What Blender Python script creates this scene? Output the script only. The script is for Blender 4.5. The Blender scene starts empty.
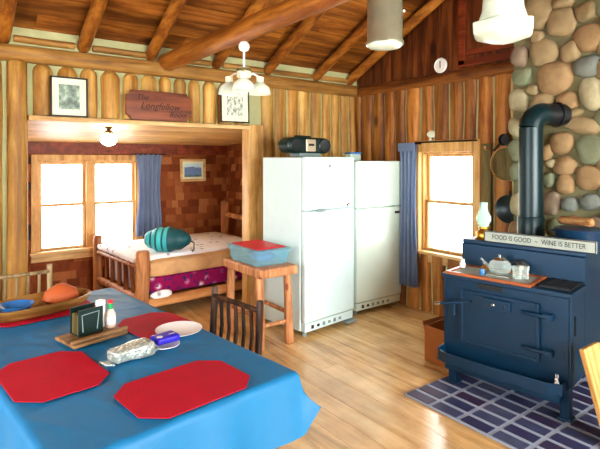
import bpy, bmesh, math, random
from mathutils import Vector, Matrix, Euler, noise
PI = math.pi
sc = bpy.context.scene
C = sc.collection
# ------------------------------------------------------------------ camera, world, lights, exposure
cam = bpy.data.cameras.new('camera'); cam.sensor_width = 36; cam.sensor_fit = 'HORIZONTAL'
cam.lens = 36*492/600; cam.shift_y = -(224.5-160.5)/600; cam.clip_start = .05
co = bpy.data.objects.new('camera', cam); C.objects.link(co)
co.location = (0, 0, 1.62); co.rotation_euler = (PI/2, 0, -math.radians(36.5))
sc.camera = co
w = bpy.data.worlds.new('World'); sc.world = w; w.use_nodes = True
bg = w.node_tree.nodes['Background']; bg.inputs[0].default_value = (.93, .97, 1, 1); bg.inputs[1].default_value = 11.0

def area(name, loc, rot, sx, sy, power, col=(1, 1, 1), portal=False):
    l = bpy.data.lights.new(name, 'AREA'); l.shape = 'RECTANGLE'; l.size = sx; l.size_y = sy
    l.energy = power; l.color = col
    if portal: l.cycles.is_portal = True
    o = bpy.data.objects.new(name, l); C.objects.link(o); o.location = loc; o.rotation_euler = rot
    return o
# daylight through the windows: portals for those in view, a sky-sized light behind the camera, an added fill at left
area('portal_alcove', (1.52, 6.50, 1.10), (-PI/2, 0, 0), 1.2, 1.05, 1, portal=True)
area('portal_right', (4.40, 3.19, 1.18), (0, PI/2, 0), 1.1, .66, 1, portal=True)
area('daylight_front', (1.9, -2.55, 1.5), (PI/2, 0, 0), 3.2, 1.7, 300, (.96, 1, .96))
area('fill_left', (-1.85, 1.7, 1.45), (0, -PI/2, 0), 1.5, 2.8, 18, (1, .98, .9))  # weak side fill, added to lift the left; no known source there
vs = sc.view_settings
vs.view_transform = 'Standard'; vs.look = 'None'; vs.gamma = 1; vs.use_curve_mapping = False
vs.exposure = 0.34
sc.cycles.max_bounces = 8; sc.cycles.transparent_max_bounces = 12
try: sc.cycles.use_denoising = True
except Exception: pass

# ------------------------------------------------------------------ materials
class NT:
    def __init__(s, name, rough=.6, spec=.4, metal=0):
        s.m = bpy.data.materials.new(name); s.m.use_nodes = True; s.t = s.m.node_tree
        s.b = s.t.nodes['Principled BSDF']; s.b.inputs['Roughness'].default_value = rough
        s.b.inputs['Specular IOR Level'].default_value = spec; s.b.inputs['Metallic'].default_value = metal
    def n(s, typ, **k):
        o = s.t.nodes.new('ShaderNode'+typ)
        for a, v in k.items(): setattr(o, a, v)
        return o
    def l(s, a, b): s.t.links.new(a, b)
    def coord(s, scale=(1, 1, 1)):
        tc = s.n('TexCoord'); mp = s.n('Mapping'); mp.inputs['Scale'].default_value = scale
        s.l(tc.outputs['Object'], mp.inputs[0])
        at = s.n('Attribute', attribute_name='rnd'); cb = s.n('CombineXYZ')
        mu = s.n('Math', operation='MULTIPLY'); mu.inputs[1].default_value = 37
        s.l(at.outputs['Fac'], mu.inputs[0])
        for i in range(3): s.l(mu.outputs[0], cb.inputs[i])
        ad = s.n('VectorMath', operation='ADD'); s.l(mp.outputs[0], ad.inputs[0]); s.l(cb.outputs[0], ad.inputs[1])
        s.rnd = at.outputs['Fac']
        return ad.outputs[0]
    def noise(s, vec, scale, detail=4, rough=.55, dist=0):
        o = s.n('TexNoise'); o.inputs['Scale'].default_value = scale; o.inputs['Detail'].default_value = detail
        o.inputs['Roughness'].default_value = rough; o.inputs['Distortion'].default_value = dist
        s.l(vec, o.inputs['Vector']); return o.outputs['Fac']
    def ramp(s, fac, stops):
        r = s.n('ValToRGB'); e = r.color_ramp.elements
        while len(e) < len(stops): e.new(.5)
        for i, (p, c) in enumerate(stops):
            e[i].position = p; e[i].color = (*c, 1) if len(c) == 3 else c
        s.l(fac, r.inputs[0]); return r.outputs[0]
    def mix(s, fac, a, b, mode='MIX'):
        m = s.n('Mix', data_type='RGBA', blend_type=mode)
        for sock, v in ((m.inputs[0], fac), (m.inputs[6], a), (m.inputs[7], b)):
            if isinstance(v, (int, float)): sock.default_value = v
            elif isinstance(v, tuple): sock.default_value = (*v, 1)
            else: s.l(v, sock)
        return m.outputs[2]
    def bump(s, h, strength=.3, dist=.01):
        b = s.n('Bump'); b.inputs['Strength'].default_value = strength; b.inputs['Distance'].default_value = dist
        s.l(h, b.inputs['Height']); s.l(b.outputs[0], s.b.inputs['Normal'])
    def col(s, c):
        if isinstance(c, tuple): s.b.inputs['Base Color'].default_value = (*c, 1)
        else: s.l(c, s.b.inputs['Base Color'])

def sq(c): return tuple((x/255)**2.2 for x in c)      # sRGB 0-255 to linear

def wood(name, dark, light, axis=2, rough=.55, spec=.3, knots=.0, knotcol=(.10, .035, .012), var=.35, grain=14, dist=.4):
    m = NT(name, rough, spec)
    sca = [1, 1, 1]; sca[axis] = .09
    v = m.coord(tuple(sca))
    f = m.noise(v, grain, 6, .68, dist)
    c = m.ramp(f, [(.34, tuple(x*.62 for x in dark)), (.44, dark), (.62, light)])
    tcb = m.n('TexCoord'); c = m.mix(1.0, c, m.ramp(m.noise(tcb.outputs['Object'], 3.2, 4, .6), [(.3, (.78, .74, .70)), (.7, (1.12, 1.12, 1.12))]), 'MULTIPLY')
    if var:
        r = m.ramp(m.rnd, [(0, (1-var,)*3), (1, (1+var*.4,)*3)])
        c = m.mix(1.0, c, r, 'MULTIPLY')
    if knots:
        tc = m.n('TexCoord'); mp = m.n('Mapping'); s2 = [1, 1, 1]; s2[axis] = .45
        mp.inputs['Scale'].default_value = s2; m.l(tc.outputs['Object'], mp.inputs[0])
        vo = m.n('TexVoronoi'); vo.inputs['Scale'].default_value = knots; vo.inputs['Randomness'].default_value = 1
        m.l(mp.outputs[0], vo.inputs['Vector'])
        k = m.ramp(vo.outputs['Distance'], [(.07, (1, 1, 1)), (.12, (0, 0, 0))])
        c = m.mix(k, c, knotcol)
    m.col(c); m.bump(f, .4, .004)
    return m.m

def plain(name, c, rough=.5, spec=.4, metal=0, mott=.06, bumps=0, bscale=60):
    m = NT(name, rough, spec, metal)
    v = m.coord(); f = m.noise(v, 9, 3)
    m.col(m.ramp(f, [(.3, tuple(x*(1-mott) for x in c)), (.7, tuple(min(1, x*(1+mott)) for x in c))]))
    if bumps: m.bump(m.noise(v, bscale, 3), bumps, .004)
    return m.m

def glass(name, tint=(1, 1, 1), opac=.12, rough=.03):
    m = NT(name, rough, .5); m.col(tint)
    tr = m.n('BsdfTransparent'); tr.inputs[0].default_value = (*tint, 1)
    lw = m.n('LayerWeight'); lw.inputs[0].default_value = .35
    mr = m.n('MapRange'); mr.inputs[3].default_value = opac; mr.inputs[4].default_value = min(1, opac+.4)
    m.l(lw.outputs['Facing'], mr.inputs[0])
    mx = m.n('MixShader'); m.l(mr.outputs[0], mx.inputs[0]); m.l(tr.outputs[0], mx.inputs[1]); m.l(m.b.outputs[0], mx.inputs[2])
    m.l(mx.outputs[0], m.t.nodes['Material Output'].inputs[0])
    return m.m

M = {}
M['log'] = wood('log_wood', sq((170, 118, 50)), sq((214, 170, 92)), 2, .5, .3, 2.2, sq((110, 62, 30)), .3, 10)
M['slab'] = wood('slab_wood', sq((138, 80, 32)), sq((200, 134, 62)), 2, .5, .3, 2.4, sq((70, 34, 14)), .38, 9)
M['chink'] = plain('chinking', sq((176, 176, 128)), .9, .1, 0, .1, .4)
M['plank_dark'] = wood('gable_wood', sq((84, 42, 18)), sq((128, 70, 30)), 2, .5, .3, 2.0, sq((50, 20, 10)), .35, 12)
M['redtrim'] = wood('red_trim_wood', sq((110, 46, 22)), sq((140, 64, 32)), 1, .5, .3, 0, var=.1)
M['ceil'] = wood('ceiling_wood', sq((108, 60, 22)), sq((172, 108, 44)), 0, .5, .25, 1.5, sq((58, 24, 10)), .42, 9)
M['rafter'] = wood('rafter_wood', sq((132, 74, 24)), sq((182, 116, 44)), 1, .45, .35, 1.8, sq((100, 48, 20)), .1, 12)
M['plate'] = wood('plate_wood', sq((140, 96, 42)), sq((178, 134, 70)), 0, .55, .3, 1.8, sq((90, 50, 25)), .15, 12)
M['plate_y'] = wood('plate_wood_long', sq((116, 64, 24)), sq((158, 98, 40)), 1, .55, .3, 1.8, sq((80, 40, 20)), .15, 12)
M['pale_x'] = wood('pale_board_wood', sq((206, 160, 96)), sq((232, 196, 138)), 0, .5, .3, 0, var=.1)
M['pale_z'] = wood('pale_upright_wood', sq((204, 152, 84)), sq((228, 186, 120)), 2, .5, .3, 2.0, sq((130, 80, 40)), var=.1)
M['alcove_ceil'] = wood('alcove_ceiling_wood', sq((230, 172, 96)), sq((250, 212, 144)), 0, .5, .3, 0, var=.1, grain=6)
M['floor'] = wood('floor_wood', sq((216, 170, 108)), sq((236, 200, 144)), 1, .17, .6, 2.6, sq((96, 50, 26)), .16, 8)
M['stone'] = None
M['mortar'] = plain('mortar', sq((116, 112, 82)), .95, .1, 0, .15, .8, 50)
M['stove'] = plain('stove_iron', sq((3, 50, 76)), .42, .5, .3, .1, .15, 90)
M['black'] = plain('black_iron', sq((22, 26, 30)), .45, .5, .2)
M['pipe'] = plain('stovepipe_enamel', sq((6, 40, 44)), .34, .5, .2, .05)
M['steel'] = plain('bright_steel', sq((190, 190, 185)), .25, .5, 1)
M['white'] = plain('white_enamel', sq((216, 242, 242)), .22, .5, 0, .02)
M['fridge2'] = plain('cream_enamel', sq((222, 242, 228)), .24, .5, 0, .02)
M['gasket'] = plain('grey_gasket', sq((130, 150, 150)), .6)
M['seal'] = plain('pale_door_seal', sq((190, 206, 200)), .6)
M['brick'] = None
M['cardboard'] = plain('cardboard', sq((170, 104, 56)), .8, .2)
M['bed'] = wood('bed_wood', sq((166, 104, 62)), sq((212, 152, 98)), 2, .5, .3, 0, var=.15)
M['bed_dark'] = wood('dark_bed_wood', sq((104, 52, 26)), sq((158, 96, 54)), 2, .5, .3, 0, var=.3)
M['bed_x'] = wood('bed_rail_wood', sq((176, 112, 62)), sq((214, 152, 94)), 0, .5, .3, 0, var=.15)
M['stool'] = wood('stool_wood', sq((180, 118, 74)), sq((226, 166, 116)), 2, .5, .3, 6, sq((130, 66, 40)), var=.1)
M['chair'] = wood('hickory_wood', sq((34, 20, 14)), sq((84, 54, 32)), 2, .5, .3, 0, var=.3)
M['chair_pale'] = wood('pale_hickory_wood', sq((140, 116, 80)), sq((190, 164, 120)), 2, .5, .3, 0, var=.2)
M['table'] = wood('table_wood', sq((120, 78, 44)), sq((160, 110, 66)), 1, .5, .3)
M['tray'] = wood('tray_wood', sq((140, 72, 38)), sq((176, 100, 56)), 1, .4, .4, 0, var=.1)
M['caddy'] = wood('caddy_wood', sq((120, 86, 52)), sq((170, 130, 84)), 0, .5, .3, 0, var=.1)
M['plaque'] = wood('plaque_wood', sq((112, 56, 30)), sq((140, 74, 40)), 0, .4, .4, 0, var=.1)
M['burnt'] = plain('burnt_lettering', sq((44, 18, 10)), .7)
M['red'] = plain('red_placemat', sq((178, 14, 40)), .75, .2, 0, .08, .5, 250)
M['redlid'] = plain('red_plastic', sq((214, 26, 44)), .5)
M['cloth'] = plain('blue_tablecloth', sq((24, 108, 156)), .55, .35, 0, .06, .45, 9)
M['mat_board'] = plain('mat_board', sq((226, 228, 196)), .8)
M['frame_black'] = plain('black_frame', sq((30, 26, 20)), .4)
M['mat_curtain'] = None
M['white_glass'] = plain('milk_glass', sq((216, 232, 210)), .25, .5)
M['clear'] = glass('clear_glass', (.96, 1, .98), .08)
M['green_glass'] = glass('pale_green_glass', (.80, .98, .90), .35)
M['shade_glass'] = glass('frosted_glass', (.93, .98, .90), .42, .15)
M['pane'] = glass('window_glass', (1, 1, 1), .02)
M['brass'] = plain('brass', sq((206, 160, 70)), .3, .5, 1)
M['bronze'] = plain('dark_bronze', sq((60, 46, 26)), .4, .5, .8)
M['white_paint'] = plain('white_paint', sq((236, 236, 226)), .5)
M['quilt'] = None
M['tan'] = plain('tan_blanket', sq((206, 160, 112)), .9, .1, 0, .14, .5, 120)
M['teal'] = plain('teal_nylon', sq((12, 74, 82)), .45, .4, 0, .1, .3, 20)
M['teal_light'] = plain('light_teal_nylon', sq((60, 176, 184)), .45, .4, 0, .05)
M['bin'] = glass('blue_tinted_plastic', (.62, .88, .95), .10, .2)
M['blue_plastic'] = plain('blue_plastic', sq((24, 120, 180)), .4)
M['blue_pkg'] = plain('blue_packet', sq((44, 34, 168)), .35)
M['china'] = plain('white_china', sq((240, 240, 236)), .25, .5, 0, .02)
M['pottery'] = plain('terracotta', sq((176, 84, 40)), .6)
M['bowl_blue'] = plain('blue_glaze', sq((48, 110, 176)), .25, .6)
M['basket'] = wood('basket_wood', sq((140, 96, 46)), sq((180, 134, 72)), 0, .5, .3, 0, var=.1)
M['soap'] = plain('green_plastic', sq((40, 150, 80)), .4)
M['sauce'] = plain('orange_sauce', sq((226, 200, 180)), .3)
M['signwhite'] = plain('sign_paint', sq((160, 170, 160)), .6)
M['greyboard'] = wood('weathered_wood', sq((90, 80, 46)), sq((120, 104, 62)), 2, .6, .2, 0, var=.1)
M['can'] = plain('galvanised_tin', sq((176, 178, 150)), .3, .5, .75, .12)
M['bark'] = wood('firewood', sq((120, 76, 40)), sq((200, 156, 104)), 1, .7, .2, 0, var=.1)
M['potblue'] = plain('dark_blue_enamel', sq((24, 52, 78)), .3, .6)
M['boom'] = plain('dark_green_plastic', sq((14, 38, 34)), .35)
M['silver'] = plain('silver_plastic', sq((196, 180, 150)), .35, .5, .5)

def special():
    m = NT('fieldstone', .75, .3); v = m.coord()
    c = m.ramp(m.rnd, [(0, sq((138, 122, 88))), (.14, sq((152, 124, 88))), (.30, sq((150, 130, 96))), (.45, sq((136, 118, 100))),
                       (.62, sq((118, 126, 100))), (.8, sq((112, 118, 112))), (1, sq((166, 158, 126)))])
    f = m.noise(v, 11, 6, .65); g = m.ramp(f, [(.25, (.68, .66, .62)), (.7, (1.12, 1.1, 1.05))])
    m.col(m.mix(1.0, c, g, 'MULTIPLY')); m.bump(f, .5, .01); M['stone'] = m.m
    m = NT('hearth_brick', .5, .4); v = m.coord()
    c = m.ramp(m.rnd, [(0, sq((66, 40, 62))), (.5, sq((56, 62, 98))), (1, sq((84, 92, 120)))])
    m.col(m.mix(m.noise(v, 12), c, sq((50, 48, 80)))); m.bump(m.noise(v, 60), .3, .003); M['brick'] = m.m
    m = NT('grout', .7, .3); m.col(sq((158, 168, 186))); M['grout'] = m.m
    m = NT('shingle', .8, .2); v = m.coord((1, 1, .2)); f = m.noise(v, 30, 4)
    c = m.ramp(m.rnd, [(0, sq((112, 54, 26))), (.4, sq((130, 66, 34))), (.8, sq((148, 82, 44))), (1, sq((174, 112, 66)))])
    m.col(m.mix(1.0, c, m.ramp(f, [(.2, (.75, .75, .75)), (.8, (1.1, 1.1, 1.1))]), 'MULTIPLY')); m.bump(f, .4, .003); M['shingle'] = m.m
    m = NT('curtain_cloth', .9, .1); v = m.coord()
    m.col(m.mix(m.noise(v, 5), sq((108, 130, 164)), sq((150, 166, 194))))
    tl = m.n('BsdfTranslucent'); tl.inputs[0].default_value = (*sq((120, 146, 190)), 1)
    mx = m.n('MixShader'); mx.inputs[0].default_value = .35
    m.l(m.b.outputs[0], mx.inputs[1]); m.l(tl.outputs[0], mx.inputs[2]); m.l(mx.outputs[0], m.t.nodes['Material Output'].inputs[0])
    M['curtain'] = m.m
    m = NT('lace_quilt', .9, .1); v = m.coord(); vo = m.n('TexVoronoi'); vo.inputs['Scale'].default_value = 9; m.l(v, vo.inputs['Vector'])
    m.col(m.ramp(vo.outputs['Distance'], [(.12, sq((150, 140, 150))), (.3, sq((248, 246, 248)))])); m.bump(vo.outputs['Distance'], .5, .01); M['quilt'] = m.m
    m = NT('floral_cloth', .9, .1); v = m.coord(); vo = m.n('TexVoronoi'); vo.inputs['Scale'].default_value = 7.5; m.l(v, vo.inputs['Vector'])
    c = m.ramp(vo.outputs['Distance'], [(.10, sq((236, 210, 210))), (.22, sq((180, 90, 130))), (.34, sq((140, 24, 76)))])
    n2 = m.noise(v, 26, 2); c = m.mix(m.ramp(n2, [(.56, (0, 0, 0)), (.6, (1, 1, 1))]), c, sq((60, 40, 100))); m.col(c); M['floral'] = m.m
    m = NT('grey_photo', .35, .4); v = m.coord(); f = m.noise(v, 16, 5, .6)
    m.col(m.ramp(f, [(.38, sq((66, 84, 70))), (.55, sq((124, 148, 126))), (.72, sq((206, 216, 192)))])); M['photo'] = m.m
    m = NT('pencil_drawing', .5, .3); v = m.coord((1, 1, .6)); f = m.noise(v, 34, 5, .7)
    m.col(m.ramp(f, [(.40, sq((100, 110, 96))), (.56, sq((216, 224, 200)))])); M['drawing'] = m.m
    m = NT('lake_print', .5, .3); tc = m.n('TexCoord'); sx = m.n('SeparateXYZ'); m.l(tc.outputs['Generated'], sx.inputs[0])
    v = m.coord(); f = m.noise(v, 14, 4); ad = m.n('Math', operation='MULTIPLY_ADD'); ad.inputs[1].default_value = .35; m.l(f, ad.inputs[0]); m.l(sx.outputs['Z'], ad.inputs[2])
    m.col(m.ramp(ad.outputs[0], [(.25, sq((52, 92, 90))), (.4, sq((84, 126, 176))), (.85, sq((88, 120, 170))), (.95, sq((190, 222, 226)))])); M['lake'] = m.m
    m = NT('foil', .3, .5, .5); v = m.coord(); vo = m.n('TexVoronoi'); vo.inputs['Scale'].default_value = 70; m.l(v, vo.inputs['Vector'])
    m.col(m.ramp(vo.outputs['Distance'], [(.2, sq((210, 214, 206))), (.6, sq((150, 160, 150)))])); m.bump(vo.outputs['Distance'], .6, .004); M['foil'] = m.m
    m = NT('lit_globe', .3); m.col((1, .95, .8)); m.b.inputs['Emission Color'].default_value = (1, .8, .5, 1); m.b.inputs['Emission Strength'].default_value = 45; M['globe'] = m.m
special()

# ------------------------------------------------------------------ mesh builder
class MB:
    def __init__(s): s.v = []; s.f = []; s.r = []; s.sm = []; s.mi = []
    def add(s, vs, fs, r=None, smooth=False, mi=0):
        b = len(s.v); s.v += [tuple(v) for v in vs]; r = random.random() if r is None else r
        for f in fs: s.f.append(tuple(b+i for i in f)); s.r.append(r); s.sm.append(smooth); s.mi.append(mi)
        return s
    def box(s, c, d, rot=None, r=None, mi=0, taper=1.0):
        c = Vector(c); h = Vector(d)/2; R = Euler(rot).to_matrix() if rot else Matrix.Identity(3); vs = []
        for z in (-1, 1):
            k = taper if z > 0 else 1
            for x, y in ((-1, -1), (1, -1), (1, 1), (-1, 1)): vs.append(c+R@Vector((x*h.x*k, y*h.y*k, z*h.z)))
        return s.add(vs, [(3, 2, 1, 0), (4, 5, 6, 7), (0, 1, 5, 4), (1, 2, 6, 5), (2, 3, 7, 6), (3, 0, 4, 7)], r, False, mi)
    def b2(s, a, b, **k):
        return s.box([(a[i]+b[i])/2 for i in range(3)], [abs(b[i]-a[i]) for i in range(3)], **k)
    def tube(s, pts, rad, n=12, r=None, mi=0, wob=0, cap=True):
        pts = [Vector(p) for p in pts]; rad = rad if isinstance(rad, (list, tuple)) else [rad]*len(pts)
        vs = []; fs = []; up = Vector((0, 0, 1)); t0 = (pts[1]-pts[0]).normalized()
        if abs(t0.z) > .9: up = Vector((1, 0, 0))
        a = t0.cross(up).normalized(); sd = random.random()*50
        for i, p in enumerate(pts):
            t = (pts[min(i+1, len(pts)-1)]-pts[max(i-1, 0)]).normalized()
            a = (a-t*a.dot(t)).normalized(); b = t.cross(a)
            for k in range(n):
                an = 2*PI*k/n; q = rad[i]
                if wob: q *= 1+wob*(noise.noise(Vector((math.cos(an)*1.3+sd, math.sin(an)*1.3, p.length*2.2)))*2)
                vs.append(p+(a*math.cos(an)+b*math.sin(an))*q)
        for i in range(len(pts)-1):
            for k in range(n): fs.append((i*n+k, i*n+(k+1) % n, (i+1)*n+(k+1) % n, (i+1)*n+k))
        r = random.random() if r is None else r
        s.add(vs, fs, r, True, mi)
        if cap:
            b0 = len(s.v)-len(vs)
            s.f.append(tuple(b0+k for k in reversed(range(n)))); s.f.append(tuple(b0+(len(pts)-1)*n+k for k in range(n)))
            s.r += [r, r]; s.sm += [False, False]; s.mi += [mi, mi]
        return s
    def log(s, a, b, r0, r1=None, seg=8, wob=.07, n=14, **k):
        r1 = r1 or r0; a = Vector(a); b = Vector(b); sd = Vector((random.random()*9, random.random()*9, 0)); pts = []; rr = []
        for i in range(seg+1):
            t = i/seg; j = noise.noise_vector(sd+Vector((0, 0, t*2)))*r0*.12
            pts.append(a.lerp(b, t)+j); rr.append(r0+(r1-r0)*t)
        e = .25*r0; d = (b-a).normalized()
        pts = [pts[0]]+[pts[0]+d*e]+pts[1:-1]+[pts[-1]-d*e]+[pts[-1]]; rr = [rr[0]*.82]+[rr[0]]+rr[1:-1]+[rr[-1]]+[rr[-1]*.82]
        return s.tube(pts, rr, n, wob=wob, **k)
    def lathe(s, prof, c=(0, 0, 0), n=28, axis=None, r=None, mi=0, smooth=True, sx=1, sy=1):
        R = Vector((0, 0, 1)).rotation_difference(Vector(axis)).to_matrix() if axis else Matrix.Identity(3)
        vs = []; fs = []; c = Vector(c)
        for (q, z) in prof:
            for k in range(n):
                an = 2*PI*(k+.5)/n; vs.append(c+R@Vector((q*math.cos(an)*sx, q*math.sin(an)*sy, z)))
        m = len(prof)
        for i in range(m-1):
            for k in range(n): fs.append((i*n+k, i*n+(k+1) % n, (i+1)*n+(k+1) % n, (i+1)*n+k))
        s.add(vs, fs, r, smooth, mi)
        b0 = len(s.v)-len(vs)
        for i, rev in ((0, True), (m-1, False)):
            if prof[i][0] > .0004:
                idx = [b0+i*n+k for k in range(n)]
                s.f.append(tuple(reversed(idx) if rev else idx)); s.r.append(s.r[-1]); s.sm.append(False); s.mi.append(mi)
        return s
    def open_lathe(s, prof, c=(0, 0, 0), n=28, **k):
        s.lathe(prof, c, n, **k)
        return s
    def ell(s, c, rad, rot=None, r=None, lumpy=0, sub=2, mi=0, power=1.0):
        bm = bmesh.new(); bmesh.ops.create_icosphere(bm, subdivisions=sub, radius=1)
        R = Euler(rot).to_matrix() if rot else Matrix.Identity(3); sd = Vector((random.random()*40,)*3); vs = []
        for v in bm.verts:
            p = v.co.copy()
            if power != 1: p = Vector([math.copysign(abs(x)**power, x) for x in p])
            if lumpy: p *= 1+lumpy*noise.noise(v.co*1.2+sd)
            vs.append(Vector(c)+R@Vector((p.x*rad[0], p.y*rad[1], p.z*rad[2])))
        fs = [tuple(v.index for v in f.verts) for f in bm.faces]; bm.free()
        return s.add(vs, fs, r, True, mi)
    def prism(s, poly, z0, z1, plane='xy', r=None, mi=0):
        n = len(poly)
        def pt(p, z): return (p[0], p[1], z) if plane == 'xy' else ((p[0], z, p[1]) if plane == 'xz' else (z, p[0], p[1]))
        vs = [pt(p, z0) for p in poly]+[pt(p, z1) for p in poly]
        fs = [tuple(range(n)), tuple(reversed(range(n, 2*n)))]+[(i, i+n, (i+1) % n+n, (i+1) % n) for i in range(n)]
        return s.add(vs, fs, r, False, mi)
    def build(s, name, mats, parent=None, bevel=0, loc=None, rot=None, fixn=True, subsurf=0):
        me = bpy.data.meshes.new(name); me.from_pydata(s.v, [], s.f)
        for m in (mats if isinstance(mats, (list, tuple)) else [mats]): me.materials.append(m)
        me.polygons.foreach_set('use_smooth', s.sm); me.polygons.foreach_set('material_index', s.mi)
        at = me.attributes.new('rnd', 'FLOAT', 'FACE'); at.data.foreach_set('value', s.r)
        me.update()
        if fixn:
            bm = bmesh.new(); bm.from_mesh(me); bmesh.ops.recalc_face_normals(bm, faces=bm.faces); bm.to_mesh(me); bm.free()
        if any(s.sm): me.set_sharp_from_angle(angle=1.0)
        o = bpy.data.objects.new(name, me); C.objects.link(o)
        if parent: o.parent = parent
        if loc: o.location = loc
        if rot: o.rotation_euler = rot
        if bevel:
            b = o.modifiers.new('bevel', 'BEVEL'); b.width = bevel; b.segments = 2; b.limit_method = 'ANGLE'; b.angle_limit = .7
        if subsurf:
            b = o.modifiers.new('sub', 'SUBSURF'); b.levels = subsurf; b.render_levels = subsurf
        return o
def thing(name, label, cat, loc=(0, 0, 0), rz=0, group=None):
    o = bpy.data.objects.new(name, None); o.empty_display_size = .1; C.objects.link(o)
    o.location = loc; o.rotation_euler = (0, 0, rz); return tag(o, label, cat, group)
def tag(o, label, cat, group=None):
    o['label'] = label; o['category'] = cat
    if group: o['group'] = group
    return o
def struct(o): o['kind'] = 'structure'; return o
def text(name, body, size, mat, parent, loc, rot, ext=.0006, shear=0, sx=1, align='CENTER'):
    cu = bpy.data.curves.new(name, 'FONT'); cu.body = body; cu.size = size; cu.extrude = ext; cu.shear = shear
    cu.align_x = align; cu.align_y = 'CENTER'; cu.materials.append(mat)
    tmp = bpy.data.objects.new(name, cu); C.objects.link(tmp); bpy.context.view_layer.update()
    me = bpy.data.meshes.new_from_object(tmp.evaluated_get(bpy.context.evaluated_depsgraph_get())); bpy.data.objects.remove(tmp); bpy.data.curves.remove(cu)
    o = bpy.data.objects.new(name, me); C.objects.link(o); o.parent = parent; o.location = loc; o.rotation_euler = rot; o.scale = (sx, 1, 1)
    return o
random.seed(4)

# ================================================================== SETTING
XL, XR, YF, YB = -1.7, 4.26, -2.35, 4.58      # room shell
RIDGE_Y = 1.13
def ceil_z(y): return 2.68+.5*(4.58-y) if y > RIDGE_Y else 2.68+.5*(4.58-RIDGE_Y)-.5*(RIDGE_Y-y)

# floor planks run towards the alcove wall
mb = MB(); x = XL
mb.b2((XL, YF, -.06), (XR, YB+2.0, -.012), r=.0, mi=1)
while x < XR:
    wd = random.choice([.15, .18, .2]); y = YF-random.random()*2
    while y < YB+1.9:
        L = random.uniform(2.2, 4.2); y0 = max(y, YF); y1 = min(y+L, YB+1.9)
        if y1 > y0: mb.b2((x+.0012, y0+.001, -.012), (min(x+wd, XR)-.0012, y1-.001, 0))
        y += L
    x += wd
struct(mb.build('floor', [M['floor'], M['burnt']]))

# back wall of the main room: upright peeled logs with pale chinking
mb = MB()
def bb(a, b, mi=1, r=.5): mb.b2(a, b, mi=mi, r=r)
AX0, AX1, AZ = .60, 2.655, 1.975
bb((XL, YB, 0), (AX0, YB+.04, 2.6)); bb((AX1, YB, 0), (XR, YB+.04, 2.6)); bb((AX0, YB, AZ), (AX1, YB+.04, 2.6))
def logs(x0, x1, z0, z1, step, flat=False):
    x = x0
    while x < x1-.05:
        w_ = min(step*random.uniform(.85, 1.15), x1-x); q = (w_-.022)/2; cx = x+w_/2; r_ = random.random(); n = 8; vs = []; fs = []
        zs = [z0+(z1-q*.9-z0)*k/6 for k in range(7)]+[z1-q*.5, z1-q*.15, z1]
        ww = [1]*7+[.86, .55, .12]
        if flat: zs = [z0+(z1-z0)*k/9 for k in range(10)]; ww = [1]*10
        for k, (z, wv) in enumerate(zip(zs, ww)):
            j = noise.noise(Vector((cx*7, z*1.7, 1)))*.012; e = 1+noise.noise(Vector((cx*5, z*2.3, 7)))*.10
            for a in range(n+1):
                an = PI*a/n; vs.append((cx+j+math.cos(an)*q*wv*e, YB+.01-math.sin(an)*(min(q, .075) if not flat else .05)*wv*(1.0 if not flat else math.sin(an)**-.4 if 0 < a < n else 1), z))
        for k in range(len(zs)-1):
            for a in range(n): fs.append((k*(n+1)+a, k*(n+1)+a+1, (k+1)*(n+1)+a+1, (k+1)*(n+1)+a))
        mb.add(vs, fs, r_, True, 0); x += w_
logs(XL, .44, 0, 2.44, .18); logs(AX0+.03, AX1, AZ+.02, 2.43, .172); logs(2.84, XR, 0, 2.43, .165, True)
struct(mb.build('wall_back', [M['log'], M['chink']], fixn=False))
mb = MB(); mb.log((.525, 4.55, 0), (.525, 4.55, 2.43), .08, .074, seg=14, wob=.03); struct(mb.build('trim_1', M['log']))
mb = MB(); mb.b2((.60, 4.47, 1.945), (2.66, 4.60, 1.985)); struct(mb.build('trim_2', M['pale_x'], bevel=.006))
mb = MB(); mb.b2((2.645, 4.475, 0), (2.83, 4.63, 2.0)); struct(mb.build('trim_3', M['pale_z'], bevel=.015))
# plate logs and blocking above the wall
mb = MB(); mb.log((XL, 4.53, 2.485), (XR, 4.53, 2.485), .068, wob=.03, seg=14); mb.b2((XL, 4.50, 2.42), (XR, 4.58, 2.46))
struct(mb.build('trim_4', M['plate']))
mb = MB(); mb.b2((XL, 4.55, 2.53), (XR, 4.74, 2.72), mi=1, r=.5)
for a, b in zip([XL, .50, 1.10, 1.735, 2.37, 2.99, 3.67], [.36, .96, 1.60, 2.24, 2.86, 3.53, 4.09]): mb.log((a, 4.545, 2.60), (b, 4.545, 2.60), .03, wob=.03)
struct(mb.build('trim_5', [M['plate'], M['chink']]))

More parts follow.
